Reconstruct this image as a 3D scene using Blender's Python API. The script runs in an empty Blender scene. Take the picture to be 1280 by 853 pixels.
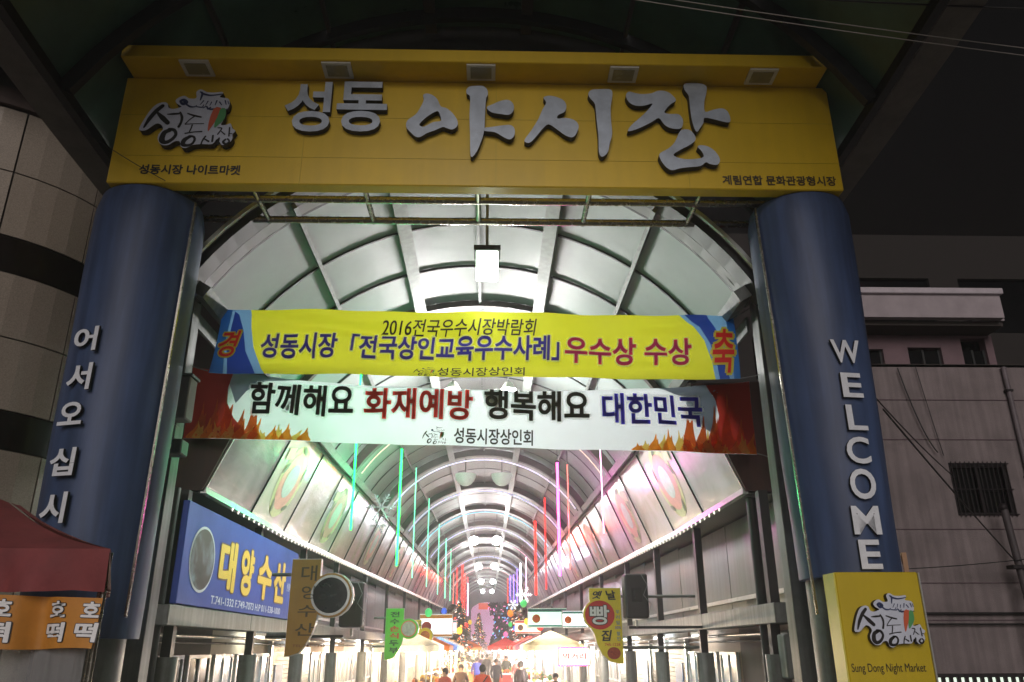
import bpy, bmesh, math, random
from mathutils import Vector, Matrix
random.seed(7)
R = math.radians
S = bpy.context.scene
COL = S.collection

# ---------------------------------------------------------------- camera
cam_d = bpy.data.cameras.new('camera'); cam = bpy.data.objects.new('camera', cam_d); COL.objects.link(cam)
cam_d.sensor_width = 36; cam_d.lens = 36*1000/1280; cam_d.clip_start = .05; cam_d.clip_end = 800
TH, PI_, RO = R(1.66), R(21), R(.25)
fw = Vector((math.sin(TH)*math.cos(PI_), math.cos(TH)*math.cos(PI_), math.sin(PI_)))
rt = Vector((math.cos(TH), -math.sin(TH), 0)); up = rt.cross(fw)
rt, up = rt*math.cos(RO)-up*math.sin(RO), up*math.cos(RO)+rt*math.sin(RO)
mm = Matrix((rt, up, -fw)).transposed().to_4x4(); mm.translation = (0, 0, 2.1)
cam.matrix_world = mm
S.camera = cam

# ---------------------------------------------------------------- world, night
W = bpy.data.worlds.new('World'); S.world = W; W.use_nodes = True
nt = W.node_tree; bg = nt.nodes['Background']
sky = nt.nodes.new('ShaderNodeTexSky'); sky.sky_type = 'NISHITA'; sky.sun_disc = False
sky.sun_elevation = R(-3.0); sky.sun_rotation = R(170); sky.air_density = 1.0; sky.dust_density = 3
tint = nt.nodes.new('ShaderNodeMix'); tint.data_type = 'RGBA'; tint.blend_type = 'MULTIPLY'; tint.inputs[0].default_value = 1; tint.inputs[7].default_value = (1, .80, .62, 1)   # town glow takes the blue out of the night sky
nt.links.new(sky.outputs[0], tint.inputs[6]); nt.links.new(tint.outputs[2], bg.inputs[0]); bg.inputs[1].default_value = .10
sun_d = bpy.data.lights.new('street_glow', 'SUN'); sun_d.energy = 1.55; sun_d.angle = R(35); sun_d.color = (1, .91, .88)
sun = bpy.data.objects.new('street_glow', sun_d); COL.objects.link(sun)
sun.rotation_euler = Vector((.10, 1.0, -.42)).to_track_quat('-Z', 'Y').to_euler()
S.view_settings.view_transform = 'Standard'; S.view_settings.look = 'None'
S.view_settings.exposure = 0; S.view_settings.gamma = 1
S.cycles.use_denoising = True
S.cycles.sample_clamp_indirect = 6
S.cycles.max_bounces = 6; S.cycles.diffuse_bounces = 4; S.cycles.glossy_bounces = 3; S.cycles.transmission_bounces = 4; S.cycles.transparent_max_bounces = 6

XC = -.2                      # centre line of the arcade
def rise(y): return .022*max(0, y-18)

# ---------------------------------------------------------------- materials
def lin(h):
    h = h.lstrip('#'); c = [int(h[i:i+2], 16)/255 for i in (0, 2, 4)]
    return [v/12.92 if v <= .04045 else ((v+.055)/1.055)**2.4 for v in c]+[1]
MATS = {}
def mat(name, col, rough=.6, metal=0, var=.12, scale=6, bump=0, bscale=40, emit=0, ecol=None, trans=0, stretch=None, col2=None, coat=0, spec=.5, streak=0):
    if name in MATS: return MATS[name]
    m = bpy.data.materials.new(name); m.use_nodes = True; t = m.node_tree; b = t.nodes['Principled BSDF']
    c = lin(col) if isinstance(col, str) else list(col)+[1]
    b.inputs['Roughness'].default_value = rough; b.inputs['Metallic'].default_value = metal
    b.inputs['Specular IOR Level'].default_value = spec
    if coat: b.inputs['Coat Weight'].default_value = coat; b.inputs['Coat Roughness'].default_value = .15
    tc = t.nodes.new('ShaderNodeTexCoord'); mp = t.nodes.new('ShaderNodeMapping'); t.links.new(tc.outputs['Object'], mp.inputs[0])
    if stretch: mp.inputs['Scale'].default_value = stretch
    colout = None
    if var:
        n = t.nodes.new('ShaderNodeTexNoise'); n.inputs['Scale'].default_value = scale; n.inputs['Detail'].default_value = 6; n.inputs['Roughness'].default_value = .65
        t.links.new(mp.outputs[0], n.inputs[0])
        r = t.nodes.new('ShaderNodeValToRGB'); r.color_ramp.elements[0].position = .3; r.color_ramp.elements[1].position = .7
        c2 = lin(col2) if col2 else None
        r.color_ramp.elements[0].color = c2 if c2 else [v*(1-var*1.6) for v in c[:3]]+[1]
        r.color_ramp.elements[1].color = [min(1, v*(1+var*.6)) for v in c[:3]]+[1] if not c2 else c
        t.links.new(n.outputs[0], r.inputs[0]); colout = r.outputs[0]
        if streak:
            n3 = t.nodes.new('ShaderNodeTexNoise'); n3.inputs['Scale'].default_value = 1; n3.inputs['Detail'].default_value = 5
            m3 = t.nodes.new('ShaderNodeMapping'); m3.inputs['Scale'].default_value = (9, 9, .5); t.links.new(tc.outputs['Object'], m3.inputs[0]); t.links.new(m3.outputs[0], n3.inputs[0])
            r3 = t.nodes.new('ShaderNodeValToRGB'); r3.color_ramp.elements[0].position = .42; r3.color_ramp.elements[1].position = .62
            r3.color_ramp.elements[0].color = [1-streak]*3+[1]; r3.color_ramp.elements[1].color = [1]*4
            t.links.new(n3.outputs[0], r3.inputs[0])
            mx = t.nodes.new('ShaderNodeMix'); mx.data_type = 'RGBA'; mx.blend_type = 'MULTIPLY'; mx.inputs[0].default_value = 1
            t.links.new(colout, mx.inputs[6]); t.links.new(r3.outputs[0], mx.inputs[7]); colout = mx.outputs[2]
        t.links.new(colout, b.inputs['Base Color'])
        rr = t.nodes.new('ShaderNodeMapRange'); rr.inputs[3].default_value = max(0, rough-.1); rr.inputs[4].default_value = min(1, rough+.12)
        t.links.new(n.outputs[0], rr.inputs[0]); t.links.new(rr.outputs[0], b.inputs['Roughness'])
    else: b.inputs['Base Color'].default_value = c
    if bump:
        n2 = t.nodes.new('ShaderNodeTexNoise'); n2.inputs['Scale'].default_value = bscale; n2.inputs['Detail'].default_value = 4
        t.links.new(mp.outputs[0], n2.inputs[0])
        bp = t.nodes.new('ShaderNodeBump'); bp.inputs['Strength'].default_value = bump; bp.inputs['Distance'].default_value = .02
        t.links.new(n2.outputs[0], bp.inputs['Height']); t.links.new(bp.outputs[0], b.inputs['Normal'])
    if emit:
        b.inputs['Emission Color'].default_value = lin(ecol) if ecol else c; b.inputs['Emission Strength'].default_value = emit
    if trans:
        tr = t.nodes.new('ShaderNodeBsdfTranslucent'); ms = t.nodes.new('ShaderNodeMixShader'); ms.inputs[0].default_value = trans
        if colout: t.links.new(colout, tr.inputs[0])
        else: tr.inputs[0].default_value = c
        out = t.nodes['Material Output']; t.links.new(b.outputs[0], ms.inputs[1]); t.links.new(tr.outputs[0], ms.inputs[2]); t.links.new(ms.outputs[0], out.inputs[0])
    MATS[name] = m; return m

def corrugated(name, col, rough, trans, ws=28, strength=.25, spec=.6):
    m = mat(name, col, rough, var=.10, scale=1.2, trans=trans, spec=spec); t = m.node_tree; b = t.nodes['Principled BSDF']
    tc = t.nodes.new('ShaderNodeTexCoord'); wv = t.nodes.new('ShaderNodeTexWave'); wv.bands_direction = 'Y'; wv.inputs['Scale'].default_value = ws
    wv.inputs['Distortion'].default_value = .3
    t.links.new(tc.outputs['Object'], wv.inputs[0]); bp = t.nodes.new('ShaderNodeBump'); bp.inputs['Strength'].default_value = strength; bp.inputs['Distance'].default_value = .01
    t.links.new(wv.outputs[1], bp.inputs['Height']); t.links.new(bp.outputs[0], b.inputs['Normal'])
    return m

M = dict(
  yellow=mat('sign_yellow_panel', '#dcb80f', .42, var=.07, scale=.9, streak=.05),
  yellow2=mat('sign_yellow_box', '#c9b016', .42, var=.07, scale=1.2, streak=.06),
 blue=mat('pillar_blue_vinyl', '#46597f', .52, var=.24, scale=1.1, stretch=(1, 1, .35), streak=.28, spec=.5, bump=.6, bscale=1.6),
 silver=mat('letter_silver', '#b9c4d0', .40, metal=.12, var=.16, scale=5),
 lside=mat('letter_side_black', '#1c1a14', .6, var=.1),
 black=mat('paint_black', '#141414', .5, var=.1),
 inkk=mat('ink_black', '#191715', .6, var=0, trans=.25),
 inkb=mat('ink_navy', '#1b2a55', .6, var=0),
 inkr=mat('ink_red', '#c85a35', .6, var=0), inkg=mat('ink_green', '#4f9a5c', .6, var=0),
 plate=mat('logo_plate_white', '#c8cedb', .45, var=.06, scale=8),
 steel=mat('stainless_steel', '#8d8a80', .25, metal=.9, var=.15, scale=14),
 greysteel=mat('painted_grey_steel', '#7d827f', .5, metal=.2, var=.18, scale=5, streak=.35),
 darksteel=mat('dark_steel', '#2e3030', .5, metal=.3, var=.2, scale=5),
 brownbox=mat('brown_cladding', '#4a2a20', .6, var=.2, scale=4, streak=.3),
 rib=mat('rib_brown', '#4b403c', .5, var=.2, scale=5),
 beam=mat('beam_white_paint', '#939b97', .5, var=.1, scale=4, streak=.2),
 lite=mat('light_housing_white', '#cfcfc4', .5, var=.1),
 stone=mat('granite_cladding', '#968b7e', .38, var=.22, scale=60, bump=.1, bscale=120),
 stonedark=mat('dark_glass_band', '#1d1815', .2, var=.1),
 joint=mat('joint_dark', '#3d3935', .8, var=.1),
 glassg=mat('green_dark_glass', '#1c3526', .12, var=.2, scale=2, spec=.6),
 canopyglass=mat('canopy_polycarbonate', '#4a6a58', .3, var=.35, scale=.8, spec=.5),
 concrete=mat('concrete_grey', '#6a6560', .8, var=.2, scale=3, bump=.2),
 pink=mat('pink_plaster', '#857a7a', .85, var=.16, scale=1.8, bump=.25, bscale=60, streak=.22),
 pinkl=mat('pink_plaster_light', '#a0969a', .8, var=.12, scale=3),
 darkwall=mat('dark_plaster', '#4a4440', .85, var=.2, scale=1.5, bump=.2),
 winglass=mat('dark_window_glass', '#0b0c0e', .12, var=.3, scale=3),
 iron=mat('iron_bars', '#2a2426', .6, metal=.4, var=.1),
 cable=mat('cable_black', '#161616', .5, var=0), cableg=mat('cable_grey', '#77797a', .5, var=.1),
 ground=mat('street_blocks', '#8f8a85', .75, var=.25, scale=2, bump=.25, bscale=90),
 maroon=mat('awning_maroon', '#8f4648', .75, var=.18, scale=3, bump=.15, trans=.2),
 orange=mat('valance_orange', '#cd8a35', .6, var=.12, scale=4, trans=.2),
 vinyl=None,
 alu=mat('aluminium_edge', '#c7cbc7', .3, metal=.6, var=.1, scale=10),
 sheet=mat('sheet_metal_green_grey', '#5d6b63', .35, metal=.45, var=.14, scale=2.2, streak=.25),
 shutter=mat('shop_panel_white', '#c9cbc6', .6, var=.14, scale=1.2, streak=.12),
 whiteframe=mat('window_frame_white', '#c8cdd0', .4, var=.06),
 plastic=mat('speaker_black_plastic', '#2b2a2c', .5, var=.15, scale=20, bump=.1),
 skin=mat('skin', '#b98a70', .6, var=.05), hair=mat('hair_black', '#15110f', .6, var=.1, bump=.3, bscale=80),
)

# ---------------------------------------------------------------- mesh helpers
class MB:
    def __init__(s): s.v = []; s.f = []; s.mi = []; s.sm = []
    def add(s, vs, fs, mi=0, smooth=False):
        n = len(s.v); s.v += [tuple(p) for p in vs]
        for f in fs: s.f.append([n+i for i in f]); s.mi.append(mi); s.sm.append(smooth)
        return s
    def box(s, x0, x1, y0, y1, z0, z1, mi=0, c=0):
        if x0 > x1: x0, x1 = x1, x0
        if y0 > y1: y0, y1 = y1, y0
        if z0 > z1: z0, z1 = z1, z0
        if c:                                           # chamfered long box
            bm = bmesh.new(); bmesh.ops.create_cube(bm, size=1)
            for v in bm.verts: v.co = Vector(((x0+x1)/2+v.co.x*(x1-x0), (y0+y1)/2+v.co.y*(y1-y0), (z0+z1)/2+v.co.z*(z1-z0)))
            bmesh.ops.bevel(bm, geom=bm.edges[:], offset=c, segments=1, affect='EDGES')
            bm.verts.index_update(); s.add([v.co for v in bm.verts], [[v.index for v in f.verts] for f in bm.faces], mi); bm.free(); return s
        vs = [(x, y, z) for z in (z0, z1) for y in (y0, y1) for x in (x0, x1)]
        return s.add(vs, [(0, 2, 3, 1), (4, 5, 7, 6), (0, 1, 5, 4), (2, 6, 7, 3), (0, 4, 6, 2), (1, 3, 7, 5)], mi)
    def bar(s, a, b, w, h=None, mi=0):                  # square bar between two points
        a, b = Vector(a), Vector(b); d = (b-a).normalized(); h = h or w
        u = d.cross(Vector((0, 0, 1)));  u = Vector((1, 0, 0)) if u.length < 1e-3 else u.normalized(); n = u.cross(d)
        vs = [p+u*i*w/2+n*j*h/2 for p in (a, b) for i, j in ((-1, -1), (1, -1), (1, 1), (-1, 1))]
        return s.add(vs, [(3, 2, 1, 0), (4, 5, 6, 7)]+[(i, (i+1) % 4, (i+1) % 4+4, i+4) for i in range(4)], mi)
    def tube(s, pts, r, n=8, mi=0, cap=True, rs=None):
        pts = [Vector(p) for p in pts]; rings = []; u = None
        for i, p in enumerate(pts):
            d = (pts[min(i+1, len(pts)-1)]-pts[max(i-1, 0)]).normalized()
            if u is None: u = d.cross(Vector((0, 0, 1))); u = Vector((1, 0, 0)) if u.length < 1e-2 else u.normalized()
            else: u = (u-d*u.dot(d)).normalized()
            w = d.cross(u); q = rs[i] if rs else r
            rings.append([p+(u*math.cos(2*math.pi*k/n)+w*math.sin(2*math.pi*k/n))*q for k in range(n)])
        vs = [v for g in rings for v in g]; fs = []
        for i in range(len(pts)-1):
            for k in range(n): fs.append((i*n+k, i*n+(k+1) % n, (i+1)*n+(k+1) % n, (i+1)*n+k))
        s.add(vs, fs, mi, True)
        if cap: s.add(rings[0], [tuple(range(n))[::-1]], mi); s.add(rings[-1], [tuple(range(n))], mi)
        return s
    def cyl(s, x, y, z0, z1, r0, r1=None, n=24, mi=0): return s.tube([(x, y, z0), (x, y, z1)], 0, n, mi, True, [r0, r1 or r0])
    def sphere(s, c, r, mi=0, seg=12, sc=(1, 1, 1)):
        bm = bmesh.new(); bmesh.ops.create_uvsphere(bm, u_segments=seg, v_segments=max(6, seg//2), radius=r)
        for v in bm.verts: v.co = Vector((v.co.x*sc[0]+c[0], v.co.y*sc[1]+c[1], v.co.z*sc[2]+c[2]))
        bm.verts.index_update(); s.add([v.co for v in bm.verts], [[v.index for v in f.verts] for f in bm.faces], mi, True); bm.free(); return s
    def prism(s, pts, y0, y1, hole=None, mi=0, mis=None):      # outline in XZ, extruded along Y (front y0)
        bm = bmesh.new()
        def loop(q, y): return [bm.verts.new((x, y, z)) for x, z in q]
        a = loop(pts, y0); ea = [bm.edges.new((a[i], a[(i+1) % len(a)])) for i in range(len(a))]
        hs = []
        if hole: h = loop(hole, y0); hs = [bm.edges.new((h[i], h[(i+1) % len(h)])) for i in range(len(h))]
        r = bmesh.ops.triangle_fill(bm, use_beauty=True, use_dissolve=False, edges=ea+hs)
        fr = [f for f in r['geom'] if isinstance(f, bmesh.types.BMFace)]
        bm.verts.index_update(); V = [v.co.copy() for v in bm.verts]; F = [[v.index for v in f.verts] for f in fr]
        n = len(V); s.add(V, F, mi); s.add([(v.x, y1, v.z) for v in V], [f[::-1] for f in F], mi)
        rng = [(0, len(pts))]+([(len(pts), len(pts)+len(hole))] if hole else [])
        for st, en in rng:
            k = en-st; vs = [V[st+i] for i in range(k)]+[(V[st+i].x, y1, V[st+i].z) for i in range(k)]
            s.add(vs, [(i, (i+1) % k, (i+1) % k+k, i+k) for i in range(k)], mis if mis is not None else mi)
        bm.free(); return s
    def mesh(s, name, mats):
        me = bpy.data.meshes.new(name); me.from_pydata(s.v, [], s.f)
        for m in (mats if isinstance(mats, (list, tuple)) else [mats]): me.materials.append(m)
        me.polygons.foreach_set('material_index', s.mi); me.polygons.foreach_set('use_smooth', s.sm)
        bm = bmesh.new(); bm.from_mesh(me); bmesh.ops.recalc_face_normals(bm, faces=bm.faces); bm.to_mesh(me); bm.free()
        me.update(); return me
    def build(s, name, mats, parent=None, loc=None):
        return link(name, s.mesh(name, mats), parent, loc)
def link(name, me, parent=None, loc=None):
    """loc None: the mesh is in world coordinates, so offset it against its thing's place"""
    o = bpy.data.objects.new(name, me); COL.objects.link(o)
    if parent:
        o.parent = parent
        if loc is None:
            w = Vector((0, 0, 0)); p = parent
            while p: w += p.location; p = p.parent
            o.location = -w
        else: o.location = loc
    elif loc: o.location = loc
    return o
def thing(name, label, cat, loc=(0, 0, 0), rz=0, group=None):
    o = bpy.data.objects.new(name, None); COL.objects.link(o); o.location = loc; o.rotation_euler = (0, 0, rz); o.empty_display_size = .2
    o['label'] = label; o['category'] = cat
    if group: o['group'] = group
    return o
def tag(o, label, cat, group=None):
    o['label'] = label; o['category'] = cat
    if group: o['group'] = group
    return o
def struct(o): o['kind'] = 'structure'; return o
def stuff(o, label=None):
    o['kind'] = 'stuff'
    if label: o['label'] = label
    return o
KIDS = {}
def dup(root, loc, label=None, rz=None, group=None):
    def cp(o, par):
        c = o.copy(); COL.objects.link(c)
        if par: c.parent = par
        for ch in o.children: cp(ch, c)
        return c
    r = cp(root, None); r.location = loc
    if rz is not None: r.rotation_euler = (0, 0, rz)
    if label: r['label'] = label
    if group: r['group'] = group
    return r
def lamp(name, parent, loc, power, col=(1, 1, 1), rad=.1, typ='POINT', spot=None):
    d = bpy.data.lights.new(name, typ); d.energy = power; d.color = col
    if typ == 'AREA': d.shape = 'RECTANGLE'; d.size = rad[0]; d.size_y = rad[1]
    else: d.shadow_soft_size = rad
    o = bpy.data.objects.new(name, d); COL.objects.link(o); o.parent = parent; o.location = loc; return o

# ---------------------------------------------------------------- lettering
TC = {}
def glyphs(body, off=0.0, ext=0.0, spacing=1.0, shear=0.0, res=4):
    k = (body, off, ext, spacing, shear)
    if k not in TC:
        c = bpy.data.curves.new('lettering', 'FONT'); c.body = body; c.offset = off; c.extrude = ext; c.space_character = spacing; c.shear = shear; c.resolution_u = res
        c.align_x = 'CENTER'; c.space_line = 1.05
        o = bpy.data.objects.new('lettering', c); COL.objects.link(o)
        bpy.context.view_layer.update()
        me = bpy.data.meshes.new_from_object(o.evaluated_get(bpy.context.evaluated_depsgraph_get()))
        V = [v.co.copy() for v in me.vertices]; F = [list(p.vertices) for p in me.polygons]
        bpy.data.objects.remove(o); bpy.data.curves.remove(c); bpy.data.meshes.remove(me)
        TC[k] = (V, F)
    return TC[k]
def fit(body, x0, x1, z0, z1, y, off=.0, ext=0.0, grow=0, shear=0, base=None, slope=0, side=False, native=False):
    if off > .015 and not ext and not native:                                        # heavy weight: overlay shifted copies, each a hair apart in depth
        lim = .010; b_ = off-lim; K = 10
        V, F = glyphs(body, lim, .5 if ext else 0, 1, shear); bb = (base if base is not None else off)
        B, _ = glyphs(body, min(lim, bb), .5 if ext else 0, 1, shear); g_ = max(0, bb-lim)
        ax, bx = min(v.x for v in B)-g_, max(v.x for v in B)+g_; ay, by = min(v.y for v in B)-g_, max(v.y for v in B)+g_
        sx, sz = (x1-x0)/(bx-ax), (z1-z0)/(by-ay); mb = MB()
        for q in range(K+1):
            dx, dz = (b_*math.cos(2*math.pi*q/K), b_*math.sin(2*math.pi*q/K)) if q < K else (0, 0)
            vs = [(x0+(v.x+dx-ax)*sx, y+q*.00008, z0+(v.y+dz-ay)*sz) for v in V]
            mb.add(vs, F)
        return mb
    """text as flat (or ext deep) mesh in the XZ plane, fitted to a box; base: offset text whose box is the reference"""
    V, F = glyphs(body, off, .5 if ext else 0, 1, shear)
    B, _ = glyphs(body, base if base is not None else off, .5 if ext else 0, 1, shear)
    ax, bx = min(v.x for v in B), max(v.x for v in B); ay, by = min(v.y for v in B), max(v.y for v in B)
    sx, sz = (x1-x0)/(bx-ax), (z1-z0)/(by-ay)
    mb = MB(); vs = [(x0+(v.x-ax)*sx, y-v.z*ext*2*.5+ (0 if not ext else -ext/2), z0+(v.y-ay)*sz+((v.x-ax)*sx)*slope) for v in V]
    if ext and side:
        for f in F:
            a, b_, c_ = (V[i].z for i in f[:3]); flat = max(V[i].z for i in f)-min(V[i].z for i in f) < 1e-4
            front = flat and V[f[0]].z > 0
            mb.f.append(list(f)); mb.mi.append(0 if front else 1); mb.sm.append(False)
        mb.v = vs
    else: mb.add(vs, F)
    return mb
def stroke(mb, pts, ws, y, mi=0, n=6, prj=None):             # brush stroke: a smooth ribbon of varying half width
    P = []; Wd = []
    m = len(pts)
    for i in range(m-1):
        p0, p1, p2, p3 = pts[max(i-1, 0)], pts[i], pts[i+1], pts[min(i+2, m-1)]
        for k in range(n):
            t = k/n; f = lambda a, b, c, d: .5*((2*b)+(-a+c)*t+(2*a-5*b+4*c-d)*t*t+(-a+3*b-3*c+d)*t**3)
            P.append((f(p0[0], p1[0], p2[0], p3[0]), f(p0[1], p1[1], p2[1], p3[1]))); Wd.append(ws[i]*(1-t)+ws[i+1]*t)
    P.append(pts[-1]); Wd.append(ws[-1]); vs = []
    d0 = Vector((P[1][0]-P[0][0], P[1][1]-P[0][1])).normalized(); d1 = Vector((P[-1][0]-P[-2][0], P[-1][1]-P[-2][1])).normalized()
    P = [(P[0][0]-d0.x*Wd[0]*.7, P[0][1]-d0.y*Wd[0]*.7)]+P+[(P[-1][0]+d1.x*Wd[-1]*.7, P[-1][1]+d1.y*Wd[-1]*.7)]; Wd = [Wd[0]*.45]+Wd+[Wd[-1]*.45]
    for i, p in enumerate(P):
        a, b = P[max(i-1, 0)], P[min(i+1, len(P)-1)]; d = Vector((b[0]-a[0], b[1]-a[1]))
        d = d.normalized() if d.length > 1e-6 else Vector((1, 0)); nx, nz = -d.y, d.x
        vs += [(p[0]+nx*Wd[i], y, p[1]+nz*Wd[i]), (p[0]-nx*Wd[i], y, p[1]-nz*Wd[i])]
    mb.add(vs, [(2*i, 2*i+1, 2*i+3, 2*i+2) for i in range(len(P)-1)], mi); return mb
def smooth_closed(pts, n=3):
    o = []; m = len(pts)
    for i in range(m):
        p0, p1, p2, p3 = pts[i-1], pts[i], pts[(i+1) % m], pts[(i+2) % m]
        for k in range(n):
            t = k/n; f = lambda a, b, c, d: .5*((2*b)+(-a+c)*t+(2*a-5*b+4*c-d)*t*t+(-a+3*b-3*c+d)*t**3)
            o.append((f(p0[0], p1[0], p2[0], p3[0]), f(p0[1], p1[1], p2[1], p3[1])))
    return o
def ellipse(cx, cz, rx, rz, n=24, rot=0):
    return [(cx+rx*math.cos(a)*math.cos(rot)-rz*math.sin(a)*math.sin(rot), cz+rx*math.cos(a)*math.sin(rot)+rz*math.sin(a)*math.cos(rot)) for a in [2*math.pi*i/n for i in range(n)]]

# ---------------------------------------------------------------- ground
g = MB(); g.add([(-150, -60, 0), (150, -60, 0), (150, 300, 0), (-150, 300, 0)], [(0, 1, 2, 3)]); struct(g.build('ground', M['ground']))
g = MB(); g.add([(XC-4.4, 9, .004), (XC+4.4, 9, .004), (XC+4.4, 128, .004), (XC-4.4, 128, .004)], [(0, 1, 2, 3)])
struct(g.build('market_street', mat('street_paving', '#8b8580', .4, var=.2, scale=1.5, bump=.1)))

# ================================================================ the gate
gate = thing('market_gate', 'big yellow and blue market entrance gate with raised Korean lettering across the street', 'gate', (XC, 8.3, 0))
b = MB().box(-4.38, 4.11, 7.96, 8.14, 7.06, 8.52, c=.012); b.build('sign_board', M['yellow'], gate)
for z, y in ((7.42, 7.955), (7.98, 7.956)):                # folded seams of the sheet metal face
    MB().box(-4.375, 4.105, y, y+.01, z, z+.006).build('panel_seam', M['yellow2'], gate)
for x in (-2.2, 0.05, 2.3): MB().box(x, x+.006, 7.953, 7.965, 7.065, 8.515).build('panel_seam', M['yellow2'], gate)
cor = MB().box(-4.31, 3.99, 7.6, 8.14, 8.523, 8.70, c=.01).build('cornice', M['yellow'], gate)
for x in (-3.48, -1.83, -.13, 1.57, 3.24):
    f = MB().box(x-.17, x+.17, 7.63, 7.90, 8.500, 8.524).build('downlight', M['lite'], gate)
    MB().box(x-.125, x+.125, 7.67, 7.86, 8.494, 8.502).build('lens', mat('lens_frosted', '#8f8a6a', .25, var=.1), f)
BRUSH = {
 'ieung':[(-0.818, 8.248), (-0.783, 8.275), (-0.717, 8.259), (-0.65, 8.198), (-0.604, 8.094), (-0.538, 8.069), (-0.464, 8.001), (-0.405, 7.898), (-0.403, 7.821), (-0.459, 7.769), (-0.524, 7.785), (-0.574, 7.801), (-0.658, 7.757), (-0.756, 7.713), (-0.826, 7.662), (-0.882, 7.661), (-0.941, 7.719), (-0.998, 7.795), (-0.988, 7.889), (-0.894, 7.976), (-0.841, 8.081), (-0.808, 8.178)],
 'ieung_h':[(-0.846, 7.84), (-0.778, 7.927), (-0.708, 7.988), (-0.638, 8.024), (-0.607, 7.964), (-0.598, 7.887), (-0.69, 7.868), (-0.781, 7.807), (-0.824, 7.806)],
 'ya1':[(-0.304, 8.337), (-0.269, 8.382), (-0.196, 8.396), (-0.108, 8.394), (-0.056, 8.341), (-0.049, 8.27), (-0.07, 8.199), (-0.08, 7.972), (-0.088, 7.749), (-0.136, 7.563), (-0.184, 7.445), (-0.24, 7.403), (-0.251, 7.679), (-0.262, 7.969), (-0.259, 8.231), (-0.296, 8.275)],
 'ya2':[(-0.059, 8.086), (0.01, 8.131), (0.112, 8.185), (0.199, 8.195), (0.257, 8.135), (0.257, 8.047), (0.206, 7.986), (0.112, 7.993), (-0.004, 8.017)],
 'ya3':[(-0.088, 7.792), (0.012, 7.811), (0.141, 7.835), (0.227, 7.836), (0.27, 7.78), (0.262, 7.687), (0.212, 7.639), (0.141, 7.668), (0.041, 7.734), (-0.088, 7.753)],
 'si1':[(0.617, 8.238), (0.679, 8.269), (0.767, 8.253), (0.853, 8.207), (0.888, 8.128), (0.863, 8.04), (0.79, 7.995), (0.777, 7.943), (0.875, 7.953), (0.976, 7.924), (1.024, 7.852), (1.007, 7.766), (0.954, 7.684), (0.868, 7.705), (0.77, 7.788), (0.671, 7.859), (0.598, 7.794), (0.525, 7.691), (0.452, 7.605), (0.398, 7.604), (0.388, 7.646), (0.468, 7.775), (0.55, 7.931), (0.603, 8.071), (0.648, 8.168)],
 'si2':[(1.157, 8.309), (1.203, 8.364), (1.314, 8.374), (1.432, 8.368), (1.445, 8.279), (1.417, 8.119), (1.412, 7.91), (1.416, 7.739), (1.38, 7.602), (1.353, 7.484), (1.286, 7.417), (1.249, 7.483), (1.253, 7.702), (1.24, 7.942), (1.231, 8.151), (1.176, 8.239)],
 'jang1':[(1.609, 8.29), (1.649, 8.345), (1.714, 8.328), (1.802, 8.312), (1.921, 8.326), (1.997, 8.363), (2.086, 8.361), (2.156, 8.318), (2.209, 8.23), (2.146, 8.176), (2.09, 8.113), (2.056, 8.051), (2.12, 8.029), (2.222, 8.028), (2.268, 7.959), (2.261, 7.872), (2.22, 7.82), (2.119, 7.827), (2.043, 7.877), (1.984, 7.968), (1.893, 7.909), (1.757, 7.83), (1.653, 7.785), (1.603, 7.784), (1.658, 7.871), (1.766, 7.977), (1.861, 8.083), (1.922, 8.177), (1.821, 8.144), (1.718, 8.142), (1.64, 8.193)],
 'jang2':[(2.326, 8.464), (2.422, 8.484), (2.54, 8.477), (2.596, 8.433), (2.584, 8.334), (2.549, 8.209), (2.545, 8.068), (2.638, 8.096), (2.744, 8.12), (2.807, 8.09), (2.838, 8.003), (2.827, 7.924), (2.754, 7.928), (2.64, 7.961), (2.532, 7.98), (2.512, 7.911), (2.469, 7.841), (2.42, 7.78), (2.39, 7.857), (2.373, 7.995), (2.369, 8.206), (2.365, 8.304), (2.324, 8.383)],
 'jang3':[(2.217, 7.777), (2.278, 7.812), (2.349, 7.796), (2.393, 7.72), (2.387, 7.651), (2.302, 7.582), (2.212, 7.53), (2.12, 7.462), (2.16, 7.421), (2.244, 7.4), (2.358, 7.402), (2.468, 7.43), (2.454, 7.509), (2.413, 7.567), (2.447, 7.593), (2.532, 7.577), (2.612, 7.511), (2.659, 7.403), (2.623, 7.328), (2.538, 7.335), (2.49, 7.359), (2.422, 7.308), (2.292, 7.29), (2.177, 7.272), (2.082, 7.246), (2.008, 7.303), (1.956, 7.41), (1.964, 7.476), (2.069, 7.545), (2.148, 7.631)],
}
for group_ in (('ieung', 'ya1', 'ya2', 'ya3'), ('si1', 'si2'), ('jang1', 'jang2', 'jang3')):
    mb = MB()
    for i, k in enumerate(group_):
        mb.prism(smooth_closed(BRUSH[k], 3), 7.868-.0015*i, 7.956, hole=smooth_closed(BRUSH['ieung_h'], 3) if k == 'ieung' else None, mi=0, mis=1)
    mb.build('letter', [M['silver'], M['lside']], gate)
for ch, x0, x1, z0, z1 in (('성', -2.44, -1.90, 7.72, 8.43), ('동', -1.83, -1.24, 7.73, 8.44)):
    fit(ch, x0, x1, z0, z1, 7.956, off=.022, ext=.08, side=True).build('letter', [M['silver'], M['lside']], gate)
fit('성동시장 나이트마켓', -4.03, -2.88, 7.17, 7.30, 7.952, off=.025).build('lettering', M['black'], gate)
fit('계림연합 문화관광형시장', 2.69, 4.03, 7.115, 7.245, 7.952, off=.025).build('lettering', mat('letter_dark_olive', '#3d300a', .5, var=.1), gate)
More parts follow.
